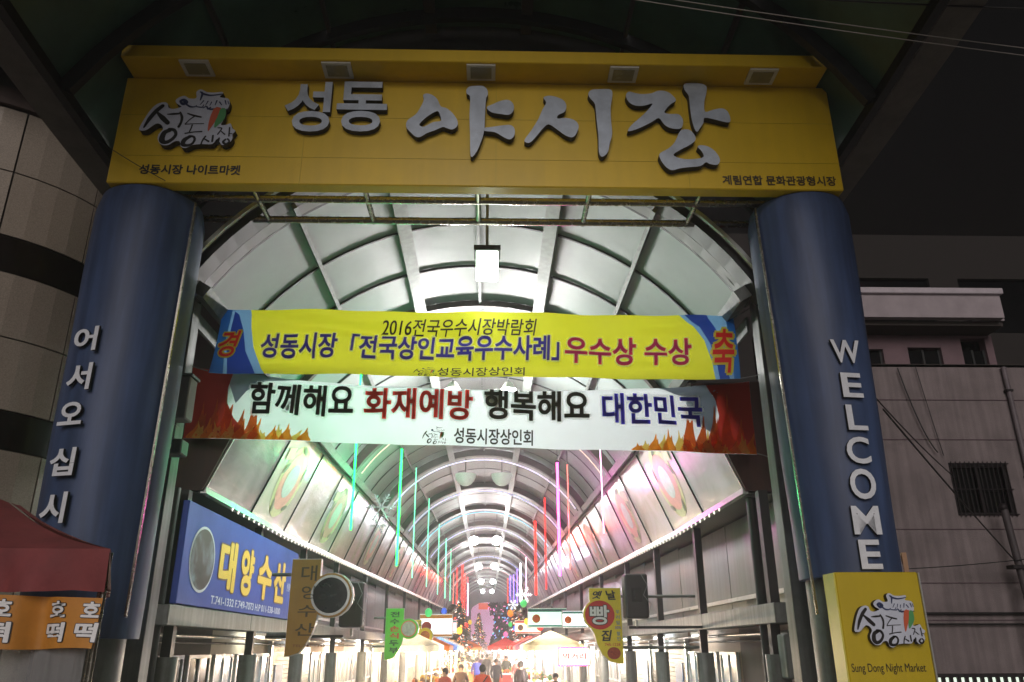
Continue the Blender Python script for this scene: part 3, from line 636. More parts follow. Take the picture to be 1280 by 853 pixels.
# square posts carrying the canopy ends
for s, lab in ((-1, 'tall grey square post between the left blue pillar and the blue fish shop sign'), (1, 'tall grey square post between the dark shop wall and the right blue pillar')):
    x = XC+s*4.95
    t = thing('canopy_post', lab, 'post', (x, 12.2, 0), group='posts at the mouth of the arcade')
    MB().box(x-.12, x+.12, 12.10, 12.34, 0, 8.2 if s < 0 else 7.2, c=.01).build('shaft', M['greysteel'], t)
    MB().box(x-.18, x+.18, 12.04, 12.40, 0, .03).build('base_plate', M['darksteel'], t)
    x2 = XC+s*(4.5 if s < 0 else 4.45)
    t = thing('round_post', 'dark steel post at the %s canopy corner, from soffit down to the ground' % ('left' if s < 0 else 'right'), 'post', (x2, 12.95 if s > 0 else 12.1, 0), group='round posts under the canopy corners')
    MB().cyl(x2, 12.95 if s > 0 else 12.1, 0, 4.36, .085, n=16).build('shaft', M['darksteel'], t)
    MB().cyl(x2, 12.95 if s > 0 else 12.1, 0, .03, .14, n=16).build('base_plate', M['darksteel'], t)

# blue fish shop sign
t = thing('shop_sign', 'long blue shop sign with yellow Korean letters and a round fish picture', 'sign', (XC-4.36, 12.2, 2.72))
bp_ = mat('sign_blue', '#1f3c98', .6, var=.12, scale=.8, col2='#2a4fb4')
MB().box(-4.60, -4.50, 12.22, 19.6, 2.72, 4.20, c=.01).build('sign_box', bp_, t)
def onx(mb, x, y0, flip=1):                                  # XZ drawing turned onto a wall facing +X (text runs along +Y)
    mb.v = [(x+(-vy)*flip, y0+vx, vz) for vx, vy, vz in mb.v]; return mb
SX = -4.494
for (ch, a, b_) in (('대', 13.92, 14.85), ('양', 15.15, 15.98), ('수', 16.30, 17.35), ('산', 17.55, 18.55)):
    onx(fit(ch, a, b_, 3.02, 3.86, 0, off=.075, base=.045), SX, 0).build('lettering_edge', mat('edge_brown', '#5a3a1a', .5, var=0), t)
    onx(fit(ch, a, b_, 3.02, 3.86, 0, off=.045), SX+.004, 0).build('lettering', mat('letter_yellow', '#e8c23a', .5, var=.05), t)
onx(fit('T.741-1332 F.749-7073 H.P 011-538-1000', 13.7, 18.3, 2.79, 2.92, 0, off=.02), SX, 0).build('lettering', mat('letter_pale', '#c9d2e6', .5, var=0), t)
onx(fit('선어·활어', 18.72, 19.05, 3.3, 3.48, 0, off=.02), SX, 0).build('lettering', mat('letter_pale', '#c9d2e6', .5, var=0), t)
mb = MB(); e = ellipse(13.08, 3.42, .58, .50, 36); mb.add([(SX, u, v) for u, v in e], [tuple(range(36))]); mb.build('picture_rim', M['plate'], t)
mb = MB(); e = ellipse(13.08, 3.42, .54, .46, 36); mb.add([(SX+.004, u, v) for u, v in e], [tuple(range(36))])
mb.build('fish_picture', pastel('fish_photo', '#1a1416', '#453f3f', '#8793a6', 1.4), t)

# ================================================================ hanging signs (shaped boards facing the street mouth)
def board_sign(label, x0, x1, z0, z1, y, body, bulge_side, bz, br, texts, disc=None, thick=.16, edge=None, cut=.45):
    """upright board, straight on the shop side, with a round bulge on the street side and a swept foot"""
    t = thing('hanging_sign', label, 'sign', ((x0+x1)/2, y, z0), group='hanging shop signs')
    W_ = x1-x0; H = z1-z0; s = bulge_side
    xs = x0 if s > 0 else x1; xf = x1 if s > 0 else x0        # shop edge / street edge
    P = [(xs, z1), (xf, z1)]
    cx = xf+s*br*.55; cz = z0+H*bz
    a0 = math.acos(-.55); pts = []
    for q in range(13):
        a = a0-2*a0*q/12 if True else 0
        pts.append((cx+s*br*math.cos(a), cz+br*math.sin(a)))
    P += pts
    for q in range(1, 8):                                     # swept foot
        t_ = q/8; P.append((xf-s*(W_*cut*1.5*t_**1.6), pts[-1][1]+(z0-pts[-1][1])*(1-(1-t_)**1.25)))
    P += [(xs+s*W_*.12, z0), (xs, z0)]
    if s < 0: P = P[::-1]
    MB().prism(P, y, y+thick).build('board', body, t)
    Pm = [((p[0]-(x0+x1)/2)*1.03+(x0+x1)/2, (p[1]-(z0+z1)/2)*1.015+(z0+z1)/2) for p in P]
    MB().prism(Pm, y+.02, y+thick-.02).build('metal_edge', edge or M['alu'], t)
    for (ch, a, b_, c_, d, m_, off) in texts:
        fit(ch, a, b_, c_, d, y-.006, off=off).build('lettering', m_, t)
    if disc:
        r, m1, m2 = disc; mb = MB(); mb.add([(u, y-.006, v) for u, v in ellipse(cx, cz, r, r, 32)], [tuple(range(32))]); mb.build('disc_rim', m1, t)
        mb = MB(); mb.add([(u, y-.010, v) for u, v in ellipse(cx, cz, r*.88, r*.88, 32)], [tuple(range(32))]); mb.build('disc_picture', m2, t)
    MB().tube([(xs-s*.0, y+.08, z1-.25), (xs-s*.35, y+.08, z1-.25)], .03, 8).build('bracket', M['greysteel'], t)
    MB().tube([(xs-s*.0, y+.08, z0+.35), (xs-s*.35, y+.08, z0+.35)], .03, 8).build('bracket', M['greysteel'], t)
    return t
ol = mat('letter_olive', '#4b3c14', .5, var=.1)
board_sign('brown yellow hanging sign with vertical Korean letters and dark porthole disc', -3.42, -2.93, 1.99, 3.56, 14.5, mat('sign_ochre', '#a87c1e', .45, var=.1, scale=2), 1, .62, .37,
    [('대', -3.25, -2.98, 3.20, 3.46, ol, .01), ('양', -3.22, -2.95, 2.90, 3.12, ol, .01), ('수', -3.26, -2.95, 2.61, 2.80, ol, .01), ('산', -3.28, -2.96, 2.31, 2.51, ol, .01), ('TEL 741-1332', -3.3, -2.75, 2.13, 2.17, mat('letter_rust', '#7a3f1a', .5, var=0), .01)],
    (.335, M['alu'], mat('porthole_dark', '#1d2023', .15, var=.4, scale=6)))
gr = mat('letter_dark_green', '#17401c', .5, var=0); rd = mat('letter_red', '#c62820', .5, var=0); wh = mat('letter_white', '#e6e6e6', .5, var=0)
board_sign('bright green hanging sign with vertical Korean letters and orange tofu disc', -2.90, -2.40, 1.81, 3.16, 24, mat('sign_green', '#5fbf35', .45, var=.06), 1, .60, .27,
    [(c, -2.78, -2.52, 2.93-.19*i, 3.08-.19*i, (rd if i in (2, 3) else gr), .03) for i, c in enumerate('전수손식두부')],
    (.22, mat('disc_orange', '#e0633a', .5, var=.05), mat('tofu_grey', '#b4aea6', .6, var=.2, scale=9)))
board_sign('yellow hanging sign with red letters just behind the green one', -2.66, -2.22, 2.0, 2.98, 28, mat('sign_lemon', '#e6cf20', .45, var=.05), 1, .5, .25,
    [('보고', -2.50, -2.20, 2.80, 2.93, gr, .02), ('찐빵', -2.52, -2.15, 2.36, 2.5, rd, .03), ('만두', -2.52, -2.15, 2.12, 2.26, rd, .03)], (.15, rd, mat('food_orange', '#d07a2c', .6, var=.3, scale=20)))
# bread house sign, right
t = thing('hanging_sign', 'yellow hanging bread shop sign with big red oval and white Korean letter', 'sign', (2.3, 16.5, 1.8), group='hanging shop signs')
Pb = [(2.60, 1.82), (2.60, 3.20), (1.985, 3.20), (1.985, 3.02)]
Pb = [(1.985, 3.20), (1.985, 2.98)]+[(2.16-.30*math.cos(a), 2.70+.295*math.sin(a)) for a in [1.0-2.0*q/10 for q in range(11)]]+[(2.06, 2.36), (2.11, 2.16), (2.20, 1.98), (2.34, 1.86), (2.50, 1.82), (2.60, 1.82), (2.60, 3.20)]
MB().prism(Pb, 16.5, 16.66).build('board', mat('sign_lemon', '#e6cf20', .45, var=.05), t)
MB().prism([((p[0]-2.3)*1.03+2.3, (p[1]-2.5)*1.015+2.5) for p in Pb], 16.52, 16.64).build('metal_edge', M['alu'], t)
mb = MB(); mb.add([(u, 16.494, v) for u, v in ellipse(2.175, 2.70, .29, .27, 36)], [tuple(range(36))]); mb.build('red_oval', mat('oval_red', '#cc1f12', .45, var=.06), t)
fit('빵', 1.98, 2.36, 2.52, 2.88, 16.490, off=.06, base=.02).build('lettering_edge', M['black'], t); fit('빵', 1.98, 2.36, 2.52, 2.88, 16.486, off=.02).build('lettering', wh, t)
fit('옛', 2.04, 2.24, 3.0, 3.15, 16.492, off=.03, shear=.3).build('lettering', M['black'], t); fit('날', 2.30, 2.50, 2.98, 3.16, 16.492, off=.03, shear=-.2).build('lettering', M['black'], t)
fit('집', 2.19, 2.40, 2.22, 2.42, 16.492, off=.03, shear=.2).build('lettering', M['black'], t); fit('745-1228', 2.25, 2.55, 2.13, 2.18, 16.492, off=.01).build('lettering', rd, t)
for i, c in enumerate('우리밀'): fit(c, 2.49, 2.56, 2.72-.10*i, 2.79-.10*i, 16.492, off=.01).build('lettering', mat('letter_sky', '#3a78a8', .5, var=0), t)
fit('30%', 2.46, 2.58, 2.44, 2.49, 16.490, off=.01).build('lettering', mat('letter_violet', '#5a50b0', .5, var=0), t)
for i, c in enumerate('할인'): fit(c, 2.49, 2.56, 2.32-.09*i, 2.39-.09*i, 16.492, off=.01).build('lettering', mat('letter_sky', '#3a78a8', .5, var=0), t)
mb = MB(); mb.add([(u, 16.494, v) for u, v in ellipse(2.42, 2.00, .13, .11, 24)], [tuple(range(24))]); mb.build('bread_picture', mat('bread_photo', '#b4471f', .6, var=.6, scale=26, col2='#7a1f10'), t)
for z in (3.05, 2.1): MB().tube([(2.6, 16.58, z), (4.1, 16.58, z)], .028, 8).build('bracket', M['greysteel'], t)

# loudspeakers
def speaker(label, x, y, z, s):
    t = thing('loudspeaker', label, 'loudspeaker', (x, y, z), group='loudspeakers on the gutter beams')
    MB().box(x-.22, x+.22, y, y+.42, z, z+.82, c=.03).build('cabinet', M['plastic'], t)
    MB().box(x-.10, x+.10, y-.012, y+.02, z+.30, z+.56, c=.008).build('handle_recess', M['black'], t)
    MB().tube([(x-.05, y-.03, z+.36), (x-.05, y-.03, z+.50)], .016, 8).build('handle', M['plastic'], t)
    MB().bar((x, y+.2, z-.02), (x+s*.0, y+.2, z-.16), .05).build('bracket', M['alu'], t)
    MB().bar((x-.15, y+.2, z-.16), (x+s*1.6, y+.2, z-.16), .05).build('bracket', M['darksteel'], t)
    MB().tube([(x+.10, y, z+.8), (x+.2, y-.05, z+.6), (x+.12, y-.04, z+.42), (x+.26, y, z+.25), (x+.24, y+.1, z+.1)], .008, 6).build('cable', M['cableg'], t)
speaker('black loudspeaker behind the brown hanging sign on the left', -2.60, 16.0, 2.48, -1)
speaker('black loudspeaker on a bracket right of the yellow bread sign', 2.84, 16.0, 2.62, 1)

# junction boxes and the grey cable bundle
t = thing('junction_box', 'light grey box fixed behind the left end of the white banner', 'box', (-3.8, 9.4, 4.63))
MB().box(-4.05, -3.58, 9.20, 9.44, 4.64, 5.16, c=.015).build('case', mat('box_beige', '#8f8c86', .5, var=.08, scale=3), t); MB().box(-4.07, -3.56, 9.18, 9.46, 5.161, 5.19).build('lid', M['greysteel'], t)
t = thing('floodlight', 'small grey floodlight below the grey box at the left banner end', 'floodlight', (-3.75, 9.3, 4.2))
MB().box(-3.93, -3.58, 9.22, 9.44, 4.22, 4.40, c=.015).build('housing', M['greysteel'], t); MB().box(-3.88, -3.70, 9.25, 9.42, 4.402, 4.59, c=.02).build('gear_box', M['greysteel'], t); MB().box(-3.82, -3.70, 9.212, 9.219, 4.28, 4.33).build('lens', M['lite'], t)
t = thing('junction_box', 'small pale grey cable box on the post left of the yellow gate box', 'box', (4.4, 12.4, 1.7))
MB().box(4.19, 4.42, 12.0, 12.3, 1.68, 2.27, c=.02).build('case', M['greysteel'], t); MB().box(4.43, 4.60, 12.05, 12.3, 1.72, 2.22, c=.02).build('case', mat('box_beige', '#8f8c86', .5, var=.08, scale=3), t)
t = thing('cable_bundle', 'bundle of grey cables curving down to the small pale grey box', 'cable', (4.5, 12, 2.2))
for i in range(5):
    d = i*.045
    MB().tube([(4.78-d*.3, 11.9-d, 6.5), (4.80-d*.3, 11.85-d, 4.6), (4.84-d*.4, 11.8-d, 3.8), (4.74-d*.8, 11.8-d, 3.1), (4.50-d*.9, 11.85-d, 2.65), (4.32-d*.3, 12.1-d*.4, 2.28)], .017, 6).build('cable', M['cableg'], t)

# ================================================================ banners
def sheet(name, m, parent, F_, poly=None, cuts=3, d=0, mb=None, grid=None):
    """flat drawing in banner space (metres, u right, v up) laid on the rippled cloth F_(u, v, d)"""
    if grid:
        w, h, nu, nv = grid; vs = [(w*i/nu, 0, h*j/nv) for j in range(nv+1) for i in range(nu+1)]
        o = MB().add(vs, [(j*(nu+1)+i, j*(nu+1)+i+1, (j+1)*(nu+1)+i+1, (j+1)*(nu+1)+i) for j in range(nv) for i in range(nu)], 0, True)
    elif poly:
        bm = bmesh.new(); v = [bm.verts.new((x, 0, z)) for x, z in poly]; e = [bm.edges.new((v[i], v[(i+1) % len(v)])) for i in range(len(v))]
        bmesh.ops.triangle_fill(bm, use_beauty=True, edges=e)
        for _ in range(cuts): 
            L = [q for q in bm.edges if q.calc_length() > .10]
            if not L: break
            bmesh.ops.subdivide_edges(bm, edges=L, cuts=1); bmesh.ops.triangulate(bm, faces=bm.faces)
        bm.verts.index_update(); o = MB().add([q.co for q in bm.verts], [[q.index for q in f.verts] for f in bm.faces], 0, True); bm.free()
    else:
        bm = bmesh.new(); V_ = [bm.verts.new(p) for p in mb.v]
        for f in mb.f:
            try: bm.faces.new([V_[i] for i in f])
            except ValueError: pass
        for _ in range(4):
            L = [q for q in bm.edges if q.calc_length() > .09]
            if not L: break
            bmesh.ops.subdivide_edges(bm, edges=L, cuts=1); bmesh.ops.triangulate(bm, faces=bm.faces)
        bm.verts.index_update(); o = MB().add([q.co for q in bm.verts], [[q.index for q in f.verts] for f in bm.faces]); bm.free()
    o.v = [F_(x, z, d-y) for x, y, z in o.v]
    return o.build(name, m, parent)
def fabric(name, h, tr=.45, var=.04):
    m = mat(name, h, .55, var=var, scale=1.2, trans=tr); return m
B1 = dict(tl=(-3.53, 6.28), bl=(-3.60, 5.40), tr=(3.25, 6.23), br=(3.23, 5.33), w=7.9, h=1.03, y=9.78)
B2 = dict(tl=(-4.77, 6.33), bl=(-4.79, 5.18), tr=(4.23, 6.15), br=(4.21, 4.93), w=9.0, h=1.19, y=12.3)
def surf(B, sag, ph):
    def F_(u, v, d):
        a, b_ = u/B['w'], v/B['h']
        x = (B['bl'][0]*(1-a)+B['br'][0]*a)*(1-b_)+(B['tl'][0]*(1-a)+B['tr'][0]*a)*b_
        z = (B['bl'][1]*(1-a)+B['br'][1]*a)*(1-b_)+(B['tl'][1]*(1-a)+B['tr'][1]*a)*b_
        z -= sag*4*a*(1-a)*(max(0, (b_-.78)/.22) if B['h'] > 1.1 else 1)
        y = B['y']+.03*math.sin(2.1*u+ph+1.3*v)+.016*math.sin(5.3*u+3*v+ph)+.02*math.sin(3.0*v+.5*u)
        # long folds running down from the tied corners
        for (u0, v0, u1, v1, am) in B['folds']:
            t_ = (u-u0)/(u1-u0)
            if 0 < t_ < 1:
                vc = v0+(v1-v0)*t_; y += am*math.exp(-((v-vc)/.075)**2)*math.sin(math.pi*t_)
        return (x, y-d, z)
    return F_
B1['folds'] = [(.05, 1.0, 2.4, .70, .03), (.05, .05, 2.0, .35, .03), (7.85, 1.0, 5.9, .75, .03), (7.85, .05, 5.6, .3, .025), (.2, .93, 4.6, .48, .05), (.1, .25, 7.8, .12, .04), (.3, .80, 3.2, .66, .02), (5.0, .36, 7.9, .50, .02)]
B2['folds'] = [(.05, .05, 1.9, .4, .03), (8.95, 1.1, 6.6, .9, .035), (8.95, .08, 6.9, .35, .03), (.3, 1.12, 5.0, .92, .045), (.2, .95, 2.2, .85, .02)]
F1, F2 = surf(B1, .0, .4), surf(B2, .27, 1.7)
ye = fabric('cloth_lemon', '#ecf035', .6); wt = fabric('cloth_white', '#e6ecf2', .6); bl = fabric('cloth_royal_blue', '#2f5fc4'); sk = fabric('cloth_sky', '#7fb6e2'); md = fabric('cloth_mid_blue', '#3f8ace')
ow = mat('print_white', '#ffffff', .6, var=0, trans=.9); pb = mat('print_indigo', '#5248e0', .6, var=0, trans=.6); pm_ = mat('print_magenta', '#f23a90', .6, var=0, trans=.6); pk = mat('print_black', '#1c1814', .6, var=0, trans=.1)
pr = mat('print_red', '#ff4a40', .6, var=0, trans=.6); py_ = mat('print_yellow', '#f2e04a', .6, var=0, trans=.4)
t = thing('banner', 'yellow banner with blue ends and blue and pink Korean lettering strung across the arcade', 'banner', (XC, 9.78, 5.4), group='banners strung across the arcade')
sheet('cloth', ye, t, F1, poly=[(.82, .002), (.74, .1), (.58, .42), (.49, .75), (.44, 1.027)]+[(.44+6.6*q/44, 1.027) for q in range(1, 45)]+[(7.24, .85), (7.40, .6), (7.50, .25), (7.54, .002)]+[(7.54-6.72*q/44, .002) for q in range(1, 44)], cuts=9)
def P1(x, y):                                               # photograph coordinates of the print, measured along the banner
    return ((x-268)/(922-268)*7.9, 1.03-(y-(385+(x-277)*.0156))/(80)*1.03)
def q1(x0, x1, y0, y1): a = P1(x0, y1); b_ = P1(x1, y0); m_ = P1((x0+x1)/2, y1)[1]; n_ = P1((x0+x1)/2, y0)[1]; return a[0], b_[0], m_, n_
sheet('blue_end', sk, t, F1, poly=[(0.003, 0.002), (.003, 1.027), (.44, 1.027), (.49, .75), (.58, .42), (.74, .1), (.82, .002)], d=.0, cuts=7)
sheet('blue_end', bl, t, F1, poly=[(.26, .002), (.17, .45), (.20, 1.0), (.27, .95), (.38, .7), (.47, .36), (.62, .1), (.68, .002)], d=.008)
sheet('blue_end', md, t, F1, poly=[(.003, .002), (.003, 1.027), (.16, 1.027), (.13, .5), (.2, .002)], d=.007)
sheet('blue_end', sk, t, F1, poly=[(7.897, 1.027), (7.897, .002), (7.54, .002), (7.50, .25), (7.40, .6), (7.24, .85), (7.04, 1.027)], d=.0, cuts=7)
sheet('blue_end', bl, t, F1, poly=[(7.12, 1.027), (7.46, 1.027), (7.58, .8), (7.66, .45), (7.74, .002), (7.60, .002), (7.56, .25), (7.48, .55), (7.34, .82)], d=.008)
sheet('blue_end', md, t, F1, poly=[(7.897, 1.027), (7.897, .002), (7.80, .002), (7.79, .5), (7.76, 1.027)], d=.007)
PI3 = math.pi/3
def line(t_, F_, body, box, m_, off, oedge=None, shear=0, medge=None, d=.022):
    x0, x1, z0, z1 = box
    if oedge:                                            # outline: the same glyphs shifted all round
        e = MB(); kx = (z1-z0)*oedge*1.1
        for q in range(6):
            f_ = fit(body, x0, x1, z0, z1, q*.0002, off=min(off, .02), shear=shear, native=True); dx, dz = kx*math.cos(q*PI3), kx*math.sin(q*PI3)
            e.add([(v[0]+dx, v[1], v[2]+dz) for v in f_.v], f_.f)
        sheet('lettering_edge', medge, t_, F_, mb=e, d=d-.003)
    sheet('lettering', m_, t_, F_, mb=fit(body, x0, x1, z0, z1, 0, off=off, shear=shear, native=m_ is not pk), d=d)
line(t, F1, '2016전국우수시장박람회', q1(472, 668, 399, 420), pk, .012, shear=.15)
line(t, F1, '성동시장「전국상인교육우수사례」', q1(325, 697, 418, 449), pb, .024, .052, medge=ow)
line(t, F1, '우수상 수상', q1(704, 864, 423, 456), pm_, .024, .052, medge=ow)
line(t, F1, '성동시장상인회', q1(547, 655, 458, 469), pk, .01)
logo_s = MB(); logo_s = None
for ch, bx_ in (('경', q1(272, 298, 412, 444)), ('축', q1(889, 917, 413, 468))): line(t, F1, ch, bx_, pr, .018, .05, shear=.25, medge=py_, d=.022)
def rope(p, q, lab):
    tag(MB().tube([p, tuple((Vector(p)+Vector(q))/2+Vector((0, 0, -.02))), q], .008, 5).build('rope', M['cableg']), lab, 'rope', 'ropes tying the banners')
rope((-3.53, 9.78, 6.26), (-3.9, 9.58, 6.50), 'thin rope from the top left corner of the yellow banner'); rope((-3.60, 9.78, 5.42), (-3.9, 9.58, 5.50), 'thin rope from the bottom left corner of the yellow banner')
rope((3.25, 9.78, 6.21), (3.58, 9.58, 6.4), 'thin rope from the top right corner of the yellow banner'); rope((3.23, 9.78, 5.35), (3.58, 9.58, 5.4), 'thin rope from the bottom right corner of the yellow banner')
rope((-4.77, 12.3, 6.31), (-5.05, 12.2, 6.9), 'thin rope from the top left corner of the white banner'); rope((4.21, 12.3, 4.95), (4.95, 12.1, 4.7), 'thin rope from the bottom right corner of the white banner')
t = thing('banner', 'white fire prevention banner with red flame ends and Korean lettering below the yellow one', 'banner', (XC, 12.3, 5.1), group='banners strung across the arcade')
sheet('cloth', wt, t, F2, grid=(9.0, 1.19, 130, 24))
def P2(x, y): a = (x-237)/(940-237); return (a*9.0, 1.19-(y-(461+a*18+6*a*(1-a)*2))/(88+3*a)*1.19)
def q2(x0, x1, y0, y1): a = P2(x0, (y0+y1)/2); b_ = P2(x1, (y0+y1)/2); xm = (x0+x1)/2; return a[0], b_[0], P2(xm, y1)[1], P2(xm, y0)[1]
red = fabric('cloth_dark_red', '#c03a2a', .7); gry = fabric('cloth_grey', '#8c97a6', .35)
sheet('grey_swoosh', gry, t, F2, poly=[(.5, 1.187), (1.7, 1.187), (1.2, 1.02), (.9, .8), (.75, .6)], d=.004)
sheet('grey_swoosh', gry, t, F2, poly=[(8.5, 1.187), (7.5, 1.187), (7.9, .9), (8.05, .5), (8.35, .3)], d=.004)
sheet('red_end', red, t, F2, poly=[(.003, .002), (.003, 1.187), (.66, 1.187), (.60, .85), (.62, .6), (.75, .35), (.90, .2), (.98, .002)], d=.007)
sheet('red_end', red, t, F2, poly=[(8.997, .002), (8.997, 1.187), (8.28, 1.187), (8.42, .85), (8.45, .6), (8.38, .35), (8.2, .2), (8.1, .002)], d=.007)
fo = [mat('flame_orange', '#ff9a30', .6, var=.15, scale=6, trans=.75), mat('flame_yellow', '#ffd465', .6, var=.15, scale=6, trans=.75), mat('flame_dim', '#d8652a', .6, var=.2, scale=5, trans=.7)]
rnd = random.Random(3)
def flame(u, h, w, lean, k, d):
    pts = [(u-w, .004), (u-w*.8, h*.3), (u-w*.2+lean*.3, h*.62), (u+lean, h), (u+w*.25+lean*.4, h*.6), (u+w*.55, h*.72), (u+w*.6, h*.4), (u+w, .004)]
    pts = [(x, max(.004, z)) for x, z in smooth_closed(pts, 3)]
    pts = [(min(8.99, max(.01, x)), min(z, 1.18)) for x, z in pts]
    sheet('flame', fo[k], t, F2, poly=pts, d=d)
d = .009
for side in (0, 1):
    for i in range(5): u = .25+.2*i; d += .0004; flame(u if not side else 9-u, rnd.uniform(.5, 1.0), .12, rnd.uniform(-.08, .08), 2, d)
    for i in range(15): u = .12+.125*i+rnd.uniform(-.03, .03); d += .0004; flame(u if not side else 9-u, rnd.uniform(.14, .38)*(1 if i < 13 else .6), .10, rnd.uniform(-.06, .09), i % 2, d)
line(t, F2, '함께해요', q2(313, 441, 483, 524), pk, .026, .058, medge=ow, d=.030)
line(t, F2, '화재예방', q2(454, 589, 492, 530), pr, .026, .058, medge=ow, d=.030)
line(t, F2, '행복해요', q2(603, 734, 493, 532), pk, .026, .058, medge=ow, d=.030)
line(t, F2, '대한민국', q2(750, 876, 498, 537), pb, .026, .058, medge=ow, d=.030)
line(t, F2, '성동시장상인회', q2(567, 664, 542, 561), pk, .02, d=.030)
mbl = MB(); a = P2(543, 550)
for pts, ws, c in LOGO_STROKES: stroke(mbl, [((p[0]-.352)*.37+a[0], (p[1]-.035)*.36+a[1]) for p in pts], [w*.36 for w in ws], 0, {'k': 0, 'b': 1, 'r': 2, 'g': 3}[c], 4)
mbl.v = [F2(x, z, .03) for x, y, z in mbl.v]; mbl.build('brush_logo', [M['inkk'], M['inkb'], M['inkr'], M['inkg']], t)
mbl = MB(); a = P1(532, 463)
for pts, ws, c in LOGO_STROKES: stroke(mbl, [((p[0]-.352)*.34+a[0], max(.01, (p[1]-.035)*.20+a[1])) for p in pts], [w*.25 for w in ws], 0, {'k': 0, 'b': 1, 'r': 2, 'g': 3}[c], 4)
mbl.v = [F1(x, z, .012) for x, y, z in mbl.v]; mbl.build('brush_logo', [M['inkk'], M['inkb'], M['inkr'], M['inkg']], t)

# ================================================================ lamps
gl = mat('lamp_glass', '#ffffff', .3, var=0, emit=70, ecol='#ffffff')
t = thing('square_lamp', 'square white box lamp hanging from the roof above the yellow banner', 'lamp', (-.05, 9.36, 6.9))
MB().box(-.22, .125, 9.22, 9.50, 6.90, 6.97).build('housing', M['darksteel'], t)
MB().box(-.19, .095, 9.24, 9.48, 6.57, 6.90, c=.01).build('diffuser', mat('diffuser_glow', '#ffffff', .3, var=0, emit=6, ecol='#e8ffe8'), t)
MB().tube([(-.05, 9.36, 6.97), (-.05, 9.36, 8.2)], .02, 8).build('stem', M['greysteel'], t)
lamp('square_lamp_light', t, (0, 0, -.40), 16, (.93, 1, .95), .15)
fl = [(16.5, 7.25), (43, 8.0), (62, 8.4), (84, 8.9), (108, 9.4)]
names = ['nearest', 'second nearest', 'third nearest', 'fourth', 'farthest']
for k, (y, z) in enumerate(fl):
    z = 2.1+[5.15, 5.3, 5.75, 6.3, 6.9][k] if k else 7.31
    for s in (-1, 1):
        x = XC+s*.60
        t = thing('floodlight', '%s hanging floodlight of the %s pair below the vault' % ('left' if s < 0 else 'right', names[k]), 'floodlight', (x, y, z), group='floodlights hanging below the vault')
        MB().cyl(x, y, z, z+.16, .17, .08, n=18).build('shade', M['lite'], t)
        MB().sphere((x, y, z-.02), .27 if k else .14, seg=14, sc=(1, 1, .8)).build('bulb', gl, t)  # far bulbs enlarged so the glare round them is part of the shape
        MB().tube([(x, y, z+.16), (x, y, ZC+RR+rise(y)-.1)], .015, 6).build('stem', M['greysteel'], t)
        lamp('floodlight_light', t, (0, 0, -.28), [620, 330, 420, 500, 500][k], (1, .97, .95), .2)
# half dome lamps
for s in (-1, 1):
    y = 27.2; x = XC+s*.62; z = 7.65
    t = thing('dome_lamp', '%s unlit white dome lamp hanging under the bright light rope arch' % ('left' if s < 0 else 'right'), 'lamp', (x, y, z), group='white dome lamps under the vault')
    mb = MB()
    vs = []; fs = []
    for j in range(6):
        a = j/5*math.pi/2
        for q in range(18): b_ = 2*math.pi*q/18; vs.append((x+.36*math.cos(a)*math.cos(b_), y+.36*math.cos(a)*math.sin(b_), z-.40*math.sin(a)))
    for j in range(5):
        for q in range(18): fs.append((j*18+q, j*18+(q+1) % 18, (j+1)*18+(q+1) % 18, (j+1)*18+q))
    mb.add(vs, fs, 0, True); mb.add(vs[:18], [tuple(range(18))]); mb.build('shade', mat('dome_white_glow', '#c9d6c9', .4, var=.1, emit=.35), t)  # unlit shade given a faint glow of its own
    MB().tube([(x, y, z), (x, y, 8.2)], .015, 6).build('stem', M['darksteel'], t)
# vertical LED tubes
LC = dict(green='#19ff62', mint='#7dffc8', red='#ff2a20', pink='#ff4fc0', violet='#8a6bff', rose='#ffb0dc', pinkred='#ff7a6a', white='#fbe8ff')
def led(x, y, z0, z1, c, r, power, lab):
    m = mat('led_'+c, LC[c], .4, var=0, emit=power, ecol=LC[c])
    t = thing('led_tube', lab, 'light tube', (x, y, z1), group='vertical light tubes hanging in the arcade')
    MB().tube([(x, y, z0), (x, y, z1)], r, 7).build('tube', m, t)
    MB().tube([(x, y, z1), (x, y, z1+.05)], r*1.5, 7).build('cap', M['darksteel'], t)
    MB().tube([(x, y, z1+.05), (x, y, ZC+math.sqrt(max(.1, (RR-.05)**2-(x-XC)**2))+rise(y))], .006, 4).build('wire', M['cable'], t)
    if power >= 6: lamp('led_light', t, (0, -.1 if y < 20 else 0, (z0-z1)/2), 80 if y < 20 else (170 if y < 30 else 220), {'green': (.05, 1, .35), 'pink': (1, .12, .65), 'red': (1, .10, .06), 'white': (.8, .7, 1)}[c], .25)
    return t
